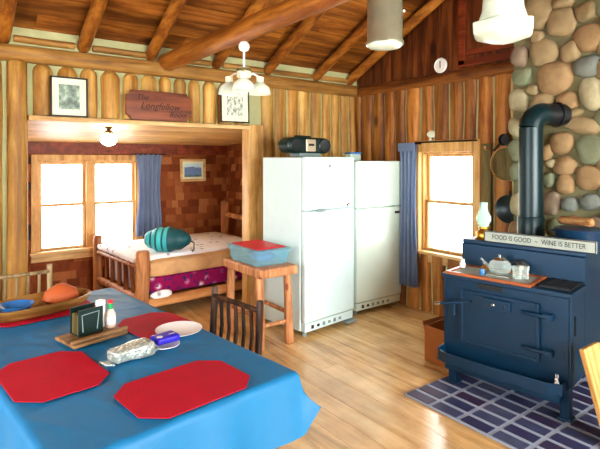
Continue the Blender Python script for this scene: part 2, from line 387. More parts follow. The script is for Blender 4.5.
# right wall with window opening Y 2.86..3.52, Z .65..1.71
W2 = (2.86, 3.52, .65, 1.71)
mb = MB()
T = .16
for a, b in (((XR, YF, 0), (XR+T, W2[0], 2.55)), ((XR, W2[1], 0), (XR+T, YB+.16, 2.55)), ((XR, W2[0], 0), (XR+T, W2[1], W2[2])), ((XR, W2[0], W2[3]), (XR+T, W2[1], 2.55))):
    mb.b2(a, b, mi=1, r=.5)
def slabs(y0, y1, z0, z1):
    y = y0
    while y < y1-.04:
        w_ = min(random.uniform(.15, .2), y1-y); r_ = random.random(); n = 6; vs = []; fs = []; K = 9; q = (w_-.016)/2; cy = y+w_/2
        for k in range(K+1):
            z = z0+(z1-z0)*k/K
            e0 = noise.noise(Vector((y*9, z*1.6, 3)))*.03; e1 = noise.noise(Vector(((y+w_)*9, z*1.6, 3)))*.03
            for a in range(n+1):
                t = a/n; yy = (cy-q+e0)*(1-t)+(cy+q+e1)*t; dd = .045*math.sqrt(max(0, 1-(2*t-1)**4))
                vs.append((XR-dd+.003, yy, z))
        for k in range(K):
            for a in range(n): fs.append((k*(n+1)+a, k*(n+1)+a+1, (k+1)*(n+1)+a+1, (k+1)*(n+1)+a))
        mb.add(vs, fs, r_, True, 0); y += w_
slabs(2.3, W2[0]-.02, 0, 2.43); slabs(W2[0]-.02, W2[1]+.02, 0, W2[2]-.02); slabs(W2[0]-.02, W2[1]+.02, W2[3]+.03, 2.43); slabs(W2[1]+.02, YB-.02, 0, 2.43)
slabs(YF, .5, 0, 2.43)
struct(mb.build('wall_right', [M['slab'], M['chink']], fixn=False))
# gable above: dark upright boards
mb = MB(); mb.prism([(YF, 2.5), (YB+.16, 2.5), (RIDGE_Y, 4.55)], XR+.02, XR+T, 'yz', r=.2)
y = YF
while y < YB:
    y2 = min(y+random.uniform(.13, .2), YB); mb.prism([(y+.002, 2.5), (y2-.002, 2.5), (y2-.002, ceil_z(y2)+.04), (y+.002, ceil_z(y)+.04)], XR-.005, XR+.03, 'yz'); y = y2
struct(mb.build('wall_gable', M['plank_dark'], bevel=.003))
mb = MB(); mb.log((XR-.02, 2.30, 2.475), (XR-.02, YB-.02, 2.475), .06, wob=.03, seg=14); struct(mb.build('trim_6', M['plate_y']))
mb = MB(); mb.b2((XR-.045, 2.95, 2.57), (XR-.006, 3.03, 3.38)); mb.b2((XR-.045, 2.3, 2.555), (XR-.006, 3.03, 2.62)); mb.b2((XR-.03, 2.3, 2.66), (XR-.006, 2.95, 2.72))
struct(mb.build('trim_7', M['redtrim'], bevel=.005))

# unseen walls behind and left of the camera, each with a window opening, the left one added for fill light
def wall_with_hole(name, axis, pos, t, a0, a1, z1, h, mat):
    m = MB(); (h0, h1, hz0, hz1) = h
    for (p, q, zz0, zz1) in ((a0, h0, 0, z1), (h1, a1, 0, z1), (h0, h1, 0, hz0), (h0, h1, hz1, z1)):
        if axis == 'x': m.b2((pos, p, zz0), (pos+t, q, zz1))
        else: m.b2((p, pos, zz0), (q, pos+t, zz1))
    return struct(m.build(name, mat))
wall_with_hole('wall_left', 'x', XL-T, T, YF, YB+.16, 2.7, (.2, 3.2, .6, 2.2), M['log'])
wall_with_hole('wall_front', 'y', YF-T, T, XL-T, XR+T, 2.8, (.2, 3.6, .6, 2.4), M['log'])
mb = MB(); mb.prism([(YF, 2.7), (YB+.16, 2.7), (RIDGE_Y, 4.55)], XL-T, XL, 'yz'); struct(mb.build('wall_left_gable', M['plank_dark']))
# ceiling boards
mb = MB()
for side in (1, -1):
    y0, y1 = (RIDGE_Y, YB+.16) if side > 0 else (YF-T, RIDGE_Y)
    L = (y1-y0)*math.hypot(1, .5); nrow = int(L/.2); sl = math.atan(.5)*(-side)
    for i in range(nrow):
        t = (i+.5)/nrow; y = y0+(y1-y0)*t; z = ceil_z(y)+.018; x = XL-T
        while x < XR+.02:
            Ln = random.uniform(1.0, 2.6); xe = min(x+Ln, XR+.02)
            mb.box(((x+xe)/2, y, z), (xe-x-.002, L/nrow-.005, .03), rot=(sl, 0, 0)); x = xe
    mb.box(((XL+XR)/2, (y0+y1)/2, ceil_z((y0+y1)/2)+.055), (XR-XL+.4, L+.1, .04), rot=(sl, 0, 0), mi=1, r=.1)
struct(mb.build('ceiling', [M['ceil'], M['plank_dark']]))

# alcove: shingled back and side walls, sloped ceiling
AY = 6.42; ASX = 3.42; ASL = .48
W1 = (.95, 2.11, .555, 1.62)
def shingles(mb, p0, p1, z0, z1, nrm, skip=None):
    p0 = Vector((*p0, 0)); p1 = Vector((*p1, 0)); L = (p1-p0).length; d = (p1-p0)/L; nv = Vector((*nrm, 0)); z = z0; ang = math.atan2(d.y, d.x)
    while z < z1:
        h = min(.098, z1-z); s_ = -random.random()*.1
        while s_ < L:
            w_ = random.uniform(.075, .17); a = max(s_, 0); b = min(s_+w_, L); s_ += w_
            if b-a < .01: continue
            if skip and a+.01 < skip[1] and b-.01 > skip[0] and z+h-.01 > skip[2] and z+.01 < skip[3]: 
                continue
            c = p0+d*(a+b)/2; o1 = random.uniform(.014, .022); q = d*((b-a)/2-.0015)
            vs = [c-q+nv*o1+Vector((0, 0, z)), c+q+nv*o1+Vector((0, 0, z)), c+q+nv*.003+Vector((0, 0, z+h+.01)), c-q+nv*.003+Vector((0, 0, z+h+.01)),
                  c-q-nv*.004+Vector((0, 0, z)), c+q-nv*.004+Vector((0, 0, z)), c+q-nv*.004+Vector((0, 0, z+h+.01)), c-q-nv*.004+Vector((0, 0, z+h+.01))]
            mb.add(vs, [(0, 1, 2, 3), (4, 7, 6, 5), (0, 4, 5, 1), (1, 5, 6, 2), (2, 6, 7, 3), (3, 7, 4, 0)])
        z += h
mb = MB()
for (a, b, z0, z1) in ((ASL-.1, W1[0], 0, 2.05), (W1[1], ASX+.1, 0, 2.05), (W1[0], W1[1], 0, W1[2]), (W1[0], W1[1], W1[3], 2.05)): mb.b2((a, AY, z0), (b, AY+.14, z1), mi=1, r=.2)
shingles(mb, (ASL, AY), (ASX, AY), 0, 1.84, (0, -1), (W1[0]-ASL-.02, W1[1]-ASL+.02, W1[2]-.02, W1[3]+.02))
struct(mb.build('wall_alcove_back', [M['shingle'], M['burnt']]))
mb = MB(); mb.b2((ASX, 4.6, 0), (ASX+.1, AY, 2.05), mi=1, r=.2); shingles(mb, (ASX, 4.62), (ASX, AY), 0, 1.94, (-1, 0)); struct(mb.build('wall_alcove_right', [M['shingle'], M['burnt']]))
mb = MB(); mb.b2((ASL-.1, 4.6, 0), (ASL, AY, 2.05), mi=1, r=.2); shingles(mb, (ASL, 4.62), (ASL, AY), 0, 1.94, (1, 0)); struct(mb.build('wall_alcove_left', [M['shingle'], M['burnt']]))
mb = MB()
for i in range(10):
    y = 4.6+i*.19; mb.box(((ASL+ASX)/2, y+.095, 1.975-.07*(y+.095-4.6)), (ASX-ASL+.2, .188, .03), rot=(-math.atan(.07), 0, 0))
struct(mb.build('ceiling_alcove', M['alcove_ceil']))
mb = MB(); mb.b2((ASL, AY-.03, 1.70), (ASX, AY, 1.84)); struct(mb.build('trim_8', M['redtrim']))

# windows
def window(name, origin, rz, wd, z0, z1, sashes, mat, sill=.05, case=.07, head=.07, dp=.03):
    """local x along the wall, local -y into the room"""
    e = bpy.data.objects.new(name, None); C.objects.link(e); e.location = origin; e.rotation_euler = (0, 0, rz); struct(e)
    m = MB()
    m.b2((-case, -dp, z0-.02), (0, .0, z1+head)); m.b2((wd, -dp, z0-.02), (wd+case, .0, z1+head)); m.b2((0, -dp, z1), (wd, 0, z1+head))
    m.b2((0, 0, z0), (.02, .14, z1)); m.b2((wd-.02, 0, z0), (wd, .14, z1)); m.b2((.02, 0, z1-.02), (wd-.02, .14, z1))
    m.build('casing', mat, e, bevel=.004)
    m = MB(); m.b2((-case-.02, -.03-sill, z0-.03), (wd+case+.02, .14, z0)); m.b2((-case, -.028, z0-.12), (wd+case, -.002, z0-.03)); m.build('sill', M['pale_x'], e, bevel=.004)
    n = sashes; mul = .09; sw = (wd-.04-(n-1)*mul)/n
    for i in range(n):
        x0 = .02+i*(sw+mul)
        if i: m = MB(); m.b2((x0-mul, -.01, z0), (x0, .12, z1-.02)); m.build('mullion', mat, e, bevel=.004)
        zm = z0+(z1-z0)*.5
        for (a, b, dy) in ((z0, zm+.012, .03), (zm-.012, z1-.02, .065)):
            m = MB(); f = .032
            m.b2((x0, dy, a), (x0+f, dy+.03, b)); m.b2((x0+sw-f, dy, a), (x0+sw, dy+.03, b)); m.b2((x0+f, dy, a), (x0+sw-f, dy+.03, a+.028)); m.b2((x0+f, dy, b-.028), (x0+sw-f, dy+.03, b))
            s_ = m.build('sash', mat, e, bevel=.002)
            m = MB(); m.b2((x0+f, dy+.012, a+.028), (x0+sw-f, dy+.016, b-.028)); m.build('pane', M['pane'], s_)
    return e
window('window_1', (W1[0], AY, 0), 0, W1[1]-W1[0], W1[2], W1[3], 2, M['pale_z'])
window('window_2', (XR, W2[1], 0), -PI/2, W2[1]-W2[0], W2[2], W2[3], 1, M['pale_z'], case=.085, head=.12, dp=.058)
window('window_3', (3.6, YF, 0), PI, 3.4, .6, 2.4, 3, M['pale_z'])
window('window_added', (XL, .2, 0), PI/2, 3.0, .6, 2.2, 3, M['pale_z'])  # unseen window, added to let the left fill in

# hearth pad of blue-purple bricks
mb = MB(); HX0, HX1, HY0, HY1 = 2.595, 4.04, .2, 2.30
mb.b2((HX0, HY0, 0), (HX1, HY1, .012), mi=1, r=.5)
x = HX0+.012
while x+.1 < HX1:
    y = HY1-.012
    while y-.2 > HY0: mb.b2((x, y-.185, .012), (x+.088, y, .018)); y -= .215
    x += .122
ob = mb.build('brick_hearth', [M['brick'], M['grout']], bevel=.003); tag(ob, 'low hearth pad of purple and blue bricks in pale grout under the stove', 'hearth')

# fieldstone chimney
ST = [(2.138,2.860,0.137,0.142,2),(1.916,2.886,0.086,0.048,2),(1.933,2.738,0.118,0.128,2),(1.736,2.770,0.087,0.085,0),(2.127,2.650,0.059,0.058,2),(1.716,2.566,0.123,0.107,1),(2.079,2.515,0.125,0.115,2),(1.861,2.485,0.077,0.087,2),(2.285,2.518,0.081,0.095,3),(2.259,2.342,0.098,0.081,4),(1.982,2.295,0.152,0.145,1),(1.736,2.347,0.109,0.092,5),(1.707,2.136,0.086,0.138,6),(2.295,2.141,0.090,0.104,6),(2.087,2.095,0.100,0.083,2),(1.885,2.085,0.085,0.088,1),(2.170,2.212,0.060,0.050,0),(1.775,1.899,0.140,0.070,2),(1.932,1.760,0.094,0.096,1),(1.708,1.708,0.115,0.122,4),(1.901,1.577,0.093,0.079,1),(1.715,1.486,0.108,0.100,1),(1.900,1.433,0.070,0.088,1),(2.011,1.274,0.082,0.098,3),(2.043,1.681,0.049,0.073,1),(1.861,1.276,0.069,0.064,5),(1.706,1.303,0.079,0.069,5),(2.321,1.909,0.064,0.087,6),(2.321,1.711,0.064,0.095,4),(2.312,1.520,0.064,0.087,4),(2.303,1.245,0.064,0.103,6),(2.010,1.599,0.041,0.040,6),(2.027,1.461,0.049,0.066,4),(1.839,1.994,0.083,0.035,0),(1.986,1.980,0.065,0.065,2),(2.179,1.919,0.078,0.101,2),(2.162,1.691,0.077,0.109,4),(2.153,1.457,0.077,0.109,6),(2.162,1.222,0.077,0.101,2),(2.303,1.004,0.081,0.103,1),(2.128,0.999,0.085,0.100,2),(1.963,1.075,0.072,0.073,4),(1.816,1.107,0.075,0.079,1),(1.657,1.109,0.077,0.091,3),(2.340,2.840,0.074,0.113,2),(2.323,3.078,0.110,0.104,1),(2.030,3.054,0.131,0.090,3),(1.780,2.960,0.096,0.085,2),(1.608,2.806,0.076,0.097,4)]
mb = MB(); mb.b2((4.06, .2, 0), (4.34, 2.345, 4.3), mi=1, r=.5)
SC = {0: 0, 1: .14, 2: .30, 3: .45, 4: .62, 5: .8, 6: 1}
for (y, z, ry, rz, k) in ST: mb.ell((4.055, y, z), (.055, ry*.98, rz*.98), rot=(random.uniform(-.25, .25), 0, 0), r=SC[k], lumpy=.22, sub=3, power=.82)
def fill(y0, y1, z0, z1, s):
    z = z0
    while z < z1:
        y = y0+random.random()*.03
        while y < y1: mb.ell((4.055, y, z+random.uniform(-.02, .02)), (.05, s*random.uniform(.4, .55), s*random.uniform(.4, .55)), r=random.choice([.14, .3, .62, .8, 1, .45]), lumpy=.2, power=.85); y += s
        z += s
fill(.27, 1.60, .08, 4.2, .185); fill(1.55, 2.30, .08, .84, .19); fill(1.55, 2.3, 3.26, 4.2, .2)
tag(mb.build('stone_chimney', [M['stone'], M['mortar']]), 'tall chimney of rounded fieldstones set in mortar behind the stove', 'chimney')

# ------------------------------------------------------------------ rafters, tie beam
RN = ['at the left edge of the photo', 'above the dark framed photograph', 'meeting the heavy tie beam at the wall', 'just left of the glass chandelier', 'just right of the glass chandelier', 'between the chandelier and the hanging tin cylinder', 'nearest the right hand gable wall']
for X_, lb in zip([.43, 1.03, 1.62, 2.305, 2.925, 3.60, 4.13], RN):
    ye = 2.46 if X_ > 4 else 1.16; mb = MB(); mb.log((X_, 4.66, 2.55), (X_, ye, 2.55+.5*(4.66-ye)), .054, .056, seg=14, wob=.09)
    tag(mb.build('log_rafter', M['rafter']), 'peeled log rafter under the plank ceiling, '+lb, 'rafter', 'log rafters under the ceiling')
mb = MB(); mb.log((1.764, 4.66, 2.548), (1.764, -2.3, 2.53), .086, .045, seg=18, wob=.04, n=18)
tag(mb.build('tie_beam', M['rafter']), 'thick peeled log tie beam running level across the room, holding the chandelier', 'beam')

# ------------------------------------------------------------------ fridges
def fridge(label, loc, rz, W, D, H, split, mat, kick, handles):
    t = thing('refrigerator', label, 'fridge', loc, rz)
    # local: x across the front (0..W), y into the wall (0..D)
    m = MB(); m.b2((0, .06, .05), (W, D, H-.005)); m.build('body', mat, t, bevel=.008)
    m = MB(); m.b2((.012, .035, .1), (W-.012, .065, H-.02)); m.build('gasket', M['seal'], t)
    m = MB(); m.b2((0, -.012, split+.003), (W, .045, H)); d1 = m.build('freezer_door', mat, t, bevel=.014)
    m = MB(); m.b2((0, -.012, .135), (W, .045, split-.003)); d2 = m.build('door', mat, t, bevel=.014)
    m = MB(); m.b2((.01, .0, .05), (W-.01, .07, .128)); g = m.build('kick_grille', mat, t, bevel=.004)
    for i in range(kick): m = MB(); m.box((.10+i*.075, -.002, .088), (.03, .008, .022 if i % 2 else .032)); m.build('vent', M['black'] if i < 2 else M['gasket'], g)
    for sx in (.05, W-.05):
        m = MB(); m.lathe([(.022, 0), (.022, .03), (.012, .032), (.012, .055)], (sx, .06, 0)); m.build('foot', M['gasket'], t)
    for sx in (.05, W-.05):
        m = MB(); m.lathe([(.022, 0), (.022, .03), (.012, .032), (.012, .055)], (sx, D-.06, 0)); m.build('foot', M['gasket'], t)
    return t, d1, d2
t, d1, d2 = fridge('taller white fridge with top freezer, black radio on it, beside the log stool', (2.69, 3.565, 0), math.radians(7), .68, .60, 1.655, 1.155, M['white'], 6, 1)
m = MB(); m.ell((.19, -.026, 1.155), (.075, .014, .016)); m.build('door_handle', M['gasket'], d2)
m = MB(); m.ell((.585, -.018, 1.187), (.034, .008, .016), rot=(0, -.4, 0)); m.ell((.60, -.022, 1.192), (.012, .008, .008), mi=1); m.build('magnet', [M['steel'], M['black']], d1)
m = MB(); m.lathe([(.0, 0), (.014, 0), (.010, .01), (.0, .012)], (.32, -.012, 1.555), axis=(0, -1, 0)); m.box((.32, -.016, 1.577), (.008, .006, .02)); m.build('magnet', M['steel'], d1)
m = MB(); m.b2((.55, .035, .02), (.68, -.04, .04)); m.build('foot', M['gasket'], t)
t, d1, d2 = fridge('shorter cream fridge in the corner beside the blue curtain', (3.50, 3.76, 0), 0, .685, .68, 1.615, 1.115, M['fridge2'], 6, 1)
m = MB(); m.b2((.53, -.022, 1.118), (.68, -.011, 1.126)); m.build('trim_strip', M['gasket'], d1)
m = MB(); m.b2((.575, -.024, 1.035), (.645, -.011, 1.062)); m.build('badge', M['black'], d2, bevel=.003)

# radio on the fridge
t = thing('portable_radio', 'rounded black portable radio with silver deck on top of taller fridge', 'radio', (2.955, 3.92, 1.656), math.radians(6)); t.scale = (1.17, 1.1, 1.12)
m = MB()
pts = [(-.17+.088*math.cos(a), .10+.072*math.sin(a)) for a in [PI/2+PI*k/10 for k in range(11)]]+[(.17+.088*math.cos(a), .10+.072*math.sin(a)) for a in [-PI/2+PI*k/10 for k in range(11)]]
m.prism(pts, -.08, .06, 'xz'); m.build('body', M['boom'], t, bevel=.02)
m = MB(); m.b2((-.055, -.092, .045), (.055, -.078, .155)); dk = m.build('tape_deck', M['silver'], t, bevel=.01)
m = MB(); m.b2((-.03, -.097, .095), (.03, -.09, .115)); m.build('display', M['black'], dk)
for sx in (-.165, .165):
    m = MB(); m.lathe([(.058, 0), (.055, .008), (.02, .003), (0, .006)], (sx, -.08, .10), axis=(0, -1, 0)); m.build('speaker', M['black'], t)
    m = MB(); m.lathe([(.062, 0), (.066, .004), (.058, .01), (.056, .004)], (sx, -.08, .10), axis=(0, -1, 0)); m.build('speaker_ring', M['boom'], t)
m = MB(); m.tube([(-.1, .02, .165), (-.09, .02, .182), (.09, .02, .182), (.1, .02, .165)], .009); m.build('handle', M['boom'], t)
m = MB(); m.b2((-.12, -.075, 0), (.12, .055, .032)); m.build('base', M['gasket'], t, bevel=.004)
t = thing('glass_canister', 'small lidded glass container standing on the shorter cream fridge', 'container', (3.70, 4.02, 1.6155))
m = MB(); m.b2((-.075, -.05, 0), (.075, .05, .075)); m.build('jar', M['green_glass'], t, bevel=.006)
m = MB(); m.b2((-.08, -.055, .0752), (.08, .055, .095)); m.build('lid', M['bowl_blue'], t, bevel=.005)

# ------------------------------------------------------------------ stool with bin
t = thing('log_stool', 'tall pine log stool holding the blue bin beside the fridge', 'stool', (2.37, 3.83, 0))
m = MB(); m.b2((-.195, -.33, .62), (.20, .34, .70)); m.build('top', M['stool'], t, bevel=.016)
for (x, y) in ((-.155, -.26), (.15, -.25), (-.155, .26), (.15, .26)): m = MB(); m.log((x*1.03, y*1.03, 0), (x*.96, y*.95, .63), .043, .034, wob=.05); m.build('leg', M['stool'], t)
for y in (-.255, .255): m = MB(); m.log((-.13, y, .2), (.13, y, .2), .018); m.build('stretcher', M['stool'], t)
for x in (-.155, .15): m = MB(); m.log((x, -.23, .27), (x, .23, .27), .018); m.build('stretcher', M['stool'], t)
t = thing('storage_bin', 'translucent blue plastic bin with red lid on the log stool', 'bin', (2.375, 3.85, .701))
m = MB()
W_, D_, H_ = .17, .24, .115
def shell(m, w0, d0, w1, d1, z0, z1, th, **k):
    vs = []
    for (w_, d_, z) in ((w0, d0, z0), (w1, d1, z1), (w1-th, d1-th, z1), (w0-th, d0-th, z0+th)):
        vs += [(-w_, -d_, z), (w_, -d_, z), (w_, d_, z), (-w_, d_, z)]
    fs = [(3, 2, 1, 0), (12, 13, 14, 15)]
    for L in range(3):
        for i in range(4): fs.append((L*4+i, L*4+(i+1) % 4, L*4+4+(i+1) % 4, L*4+4+i))
    m.add(vs, fs, .5, **k)
shell(m, .155, .225, .175, .255, 0, .138, .004); m.build('tub', M['bin'], t)
m = MB(); shell(m, .185, .262, .185, .262, .13, .142, .012); m.build('rim', M['bin'], t)
m = MB(); m.b2((-.15, -.22, .1425), (.15, .235, .152)); m.build('lid', M['redlid'], t, bevel=.004)
m = MB(); m.ell((.02, -.02, .058), (.11, .17, .05), lumpy=.3); m.build('contents', M['blue_plastic'], t)

# ------------------------------------------------------------------ bed
t = thing('log_bed', 'rustic log bed with white quilt and purple floral bedding in the alcove', 'bed', (1.68, 4.965, 0), math.radians(4))
m = MB(); m.log((.0, 0, 0), (.01, 0, .70), .074, .068, wob=.05); m.build('bed_post', M['bed'], t)
m = MB(); m.log((-.03, 1.24, 0), (-.03, 1.24, .72), .058, .052, wob=.05); m.build('bed_post', M['bed'], t)
m = MB(); m.log((1.62, .05, 0), (1.62, .05, 1.02), .05, .046, wob=.05); m.build('bed_post', M['bed'], t)
m = MB(); m.log((1.60, 1.0, 0), (1.60, 1.0, 1.06), .06, .055, wob=.05); m.build('bed_post', M['bed'], t)
m = MB(); m.log((-.01, .05, .53), (-.04, 1.2, .53), .022, .022, wob=.05); m.build('foot_rail', M['bed'], t)
m = MB(); m.log((0, .05, .20), (-.03, 1.2, .20), .04, wob=.05); m.build('foot_rail', M['bed'], t)
for k, y in enumerate((.2, .4, .6, .8, 1.0)): m = MB(); m.log((-.005, y, .2), (-.015, y+random.uniform(-.04, .04), .56), .026, .02, wob=.2); m.build('spindle', M['bed_dark'], t)
m = MB(); m.log((1.60, .06, .86), (1.60, .95, .88), .035, wob=.05); m.build('head_rail', M['bed'], t)
m = MB(); m.b2((.04, -.04, .11), (1.58, .01, .215)); m.build('side_rail', M['bed_x'], t, bevel=.02)
m = MB(); m.b2((.04, 1.2, .11), (1.58, 1.25, .215)); m.build('side_rail', M['bed_x'], t, bevel=.02)
def soft(x0, x1, y0, y1, z0, z1, rnd=.05, amp=.008, nx=26, ny=20, nz=5):
    m = MB(); bm = bmesh.new(); bmesh.ops.create_cube(bm, size=1); bmesh.ops.subdivide_edges(bm, edges=bm.edges, cuts=11, use_grid_fill=True)
    cx, cy, cz = (x0+x1)/2, (y0+y1)/2, (z0+z1)/2; hx, hy, hz = (x1-x0)/2, (y1-y0)/2, (z1-z0)/2; vs = []
    for v in bm.verts:
        p = Vector((v.co.x*2*hx, v.co.y*2*hy, v.co.z*2*hz)); q = Vector((max(-hx+rnd, min(hx-rnd, p.x)), max(-hy+rnd, min(hy-rnd, p.y)), max(-hz+rnd, min(hz-rnd, p.z))))
        d = p-q
        if d.length > rnd: p = q+d.normalized()*rnd
        p += Vector((1, 1, 1))*0+ (p.normalized())*noise.noise(p*7)*amp
        vs.append(p+Vector((cx, cy, cz)))
    fs = [tuple(v.index for v in f.verts) for f in bm.faces]; bm.free(); m.add(vs, fs, .5, True); return m
soft(.08, 1.55, .0, 1.17, .22, .42, .04, .02).build('lower_bedding', M['floral'], t)
soft(.07, 1.55, -.03, 1.19, .405, .585, .05, .01).build('mattress', M['tan'], t)
m = soft(-.06, 1.56, .07, 1.19, .56, .634, .03, .012); m.build('quilt', M['quilt'], t)
soft(.035, .07, .08, 1.17, .24, .58, .015, .01).build('foot_sheet', M['quilt'], t)
m = MB(); m.ell((.2, -.03, .235), (.13, .03, .04), lumpy=.3); m.build('folded_sheet', M['quilt'], t)
# teal stuffed sack
t = thing('sleeping_bag', 'teal stuffed sleeping bag with pale stripes lying on the bed', 'bag', (2.02, 5.14, .628), math.radians(-38))
m = MB(); n = 22; vs = []; fs = []; K = 24
pr = []
for k in range(K+1):
    tt = k/K; rr = .14*min(1, math.sin(PI*min(1, tt*1.0))**.45+.0)*(1-.12*tt)*(1+.05*math.sin(tt*26)); pr.append((max(rr, .0005), tt*.52-.26))
m.lathe(pr, (0, 0, .137), n=24, axis=(1, 0, 0)); m.build('sack', M['teal'], t)
for xx in (-.20, -.13, -.06, .01):
    m = MB(); kk = min(range(K+1), key=lambda i: abs(pr[i][1]-xx)); m.lathe([(pr[kk-1][0]+.001, pr[kk-1][1]), (pr[kk][0]+.004, pr[kk][1]), (pr[kk+1][0]+.001, pr[kk+1][1])][::1], (0, 0, .137), n=24, axis=(1, 0, 0)); m.build('stripe', M['teal_light'], t, fixn=False)
m = MB(); m.tube([(.25, 0, .12), (.29, -.01, .10), (.29, -.02, .03), (.27, -.02, .012)], .007); m.build('strap', M['black'], t)

# ------------------------------------------------------------------ curtains
def curtain(name, label, loc, rz, wd, z0, z1, val=True, folds=5):
    t = thing(name, label, 'curtain', loc, rz)
    m = MB(); nx = folds*10; nz = 14; vs = []; fs = []
    for k in range(nz+1):
        tt = k/nz
        for i in range(nx+1):
            u = i/nx; gather = 1-.18*math.sin(PI*min(1, tt*1.2))
            vs.append((wd*(.5+(u-.5)*gather), -.045-.028*math.sin(u*folds*2*PI+.5*math.sin(tt*4))*(.5+.6*tt), z1-(z1-z0)*tt))
    for k in range(nz):
        for i in range(nx): fs.append((k*(nx+1)+i, k*(nx+1)+i+1, (k+1)*(nx+1)+i+1, (k+1)*(nx+1)+i))
    m.add(vs, fs, .5, True); o = m.build('drape', M['curtain'], t, fixn=False); s = o.modifiers.new('s', 'SOLIDIFY'); s.thickness = .003
    m = MB(); m.tube([(-.03, -.045, z1+.0), (wd+.05, -.045, z1+.0)], .008); m.build('rod', M['bronze'], t)
    if val: m = MB(); m.b2((-.0, -.085, z1-.08), (wd, -.078, z1+.01)); m.build('header', M['curtain'], t)
    return t
curtain('curtain', 'pale blue curtain beside the alcove window, behind the sleeping bag', (2.07, 6.38, 0), 0, .34, .64, 1.70, False, 5)
curtain('curtain', 'slate blue curtain at left of the right wall window, beside the cream fridge', (4.20, 3.738, 0), -PI/2, .235, .25, 1.80, True, 4)
m = MB(); m.tube([(4.19, 2.80, 1.815), (4.19, 3.56, 1.815)], .009); tag(m.build('curtain_rod', M['bronze']), 'thin dark curtain rod along the top of the right wall window', 'curtain rod')

# ------------------------------------------------------------------ wall things
def frame(name, label, cat, x0, x1, z0, z1, y, fr, fw, matw, art, mat_board='mat_board', tilt=0):
    t = thing(name, label, cat, ((x0+x1)/2, y, (z0+z1)/2)); w_ = (x1-x0)/2; h = (z1-z0)/2; t.rotation_euler = (-.04, tilt, 0)
    m = MB(); m.b2((-w_, -.02, -h), (-w_+fw, 0, h)); m.b2((w_-fw, -.02, -h), (w_, 0, h)); m.b2((-w_+fw, -.02, h-fw), (w_-fw, 0, h)); m.b2((-w_+fw, -.02, -h), (w_-fw, 0, -h+fw)); m.build('frame', fr, t, bevel=.003)
    m = MB(); m.b2((-w_+fw, -.009, -h+fw), (w_-fw, -.003, h-fw)); m.build('mat_board', M[mat_board], t)
    a = fw+matw; m = MB(); m.b2((-w_+a, -.0105, -h+a), (w_-a, -.0092, h-a)); m.build('print', art, t)
    m = MB(); m.b2((-w_+fw, -.0145, -h+fw), (w_-fw, -.0125, h-fw)); m.build('glass', M['pane'], t)
    return t
frame('picture_frame', 'black framed grey photograph with pale mat, left of the carved wooden plaque', 'picture', .755, 1.045, 1.985, 2.32, 4.48, M['frame_black'], .013, .05, M['photo'])
frame('picture_frame', 'thin black framed pencil drawing on wide white mat, below the chandelier', 'picture', 2.31, 2.64, 2.01, 2.35, 4.48, M['frame_black'], .011, .06, M['drawing'])
frame('picture_frame', 'small wood framed print of a blue lake on the shingled alcove wall', 'picture', 2.68, 3.06, 1.33, 1.64, 6.385, M['pale_x'], .035, .028, M['lake'])
t = thing('wooden_plaque', 'dark wooden plaque with notched corners and carved lettering above the alcove', 'sign', (1.68, 4.485, 2.125))
t.rotation_euler = (-.03, 0, 0)
pw, ph, q = .315, .135, .045; poly = []
for (sx, sz, a0) in ((1, 1, -PI/2), (-1, 1, 0), (-1, -1, PI/2), (1, -1, PI)):
    arc = [(sx*pw+q*math.cos(b), sz*ph+q*math.sin(b)) for b in [0]]
    # concave quarter circle about the corner
    s = {(1, 1): (-PI/2, -PI), (-1, 1): (0, -PI/2), (-1, -1): (PI/2, 0), (1, -1): (PI, PI/2)}[(sx, sz)]
    for k in range(6): b = s[0]+(s[1]-s[0])*k/5; poly.append((sx*pw+q*math.cos(b), sz*ph+q*math.sin(b)))
m = MB(); m.prism(poly, -.025, 0, 'xz'); m.build('board', M['plaque'], t, bevel=.004)
text('lettering', 'The', .07, M['burnt'], t, (-.17, -.027, .07), (PI/2, 0, 0), shear=.35)
text('lettering', 'Longfellow', .085, M['burnt'], t, (.0, -.027, -.005), (PI/2, 0, 0), shear=.35)
text('lettering', 'Room', .07, M['burnt'], t, (.17, -.027, -.078), (PI/2, 0, 0), shear=.35)
t = thing('wall_thermometer', 'round white wall thermometer on dark gable boards above the window', 'thermometer', (4.235, 3.25, 2.61)); 
m = MB(); m.lathe([(.078, 0), (.08, .012), (.07, .022), (.066, .014), (0, .014)], axis=(-1, 0, 0)); m.build('case', M['white_paint'], t)
m = MB(); m.box((-.017, 0, .01), (.004, .007, .075)); m.build('needle', M['black'], t)
t = thing('wall_ornament', 'pale oval ornament standing on top of the right window casing', 'ornament', (4.235, 3.385, 1.831))
m = MB(); m.ell((0, 0, .068), (.02, .082, .042)); m.build('oval', M['mat_board'], t)
m = MB(); m.lathe([(.022, 0), (.012, .012), (.010, .03)], (0, 0, 0)); m.build('stand', M['mat_board'], t)
m = MB(); m.b2((4.195, 2.655, .86), (4.215, 2.755, 1.78)); ob = m.build('wall_board', M['greyboard'], bevel=.004); tag(ob, 'narrow weathered board fixed upright between window and chimney', 'board')
m = MB(); m.tube([(4.20, 2.70, 1.72), (4.14, 2.68, 1.745)], .011); m.build('peg', M['pale_z'], ob)
t = thing('hanging_sieve', 'round wooden rimmed sieve hanging on the wall beside the chimney', 'sieve', (4.17, 2.47, 1.588))
m = MB(); N = 32; m.lathe([(.15, -.03), (.157, -.03), (.157, .03), (.15, .03), (.15, -.03)], n=36, axis=(-1, 0, 0)); m.build('rim', M['pale_z'], t)
m = MB(); m.lathe([(.149, .0), (.149, .003)], n=36, axis=(-1, 0, 0)); m.build('mesh_bottom', M['greyboard'], t)
t = thing('hanging_skillet', 'small black skillet hanging above the wooden sieve', 'skillet', (4.19, 2.505, 1.81))
m = MB(); m.lathe([(.045, 0), (.055, .025), (.050, .025), (.042, .006), (0, .006)], axis=(-1, 0, 0)); m.build('pan', M['black'], t)
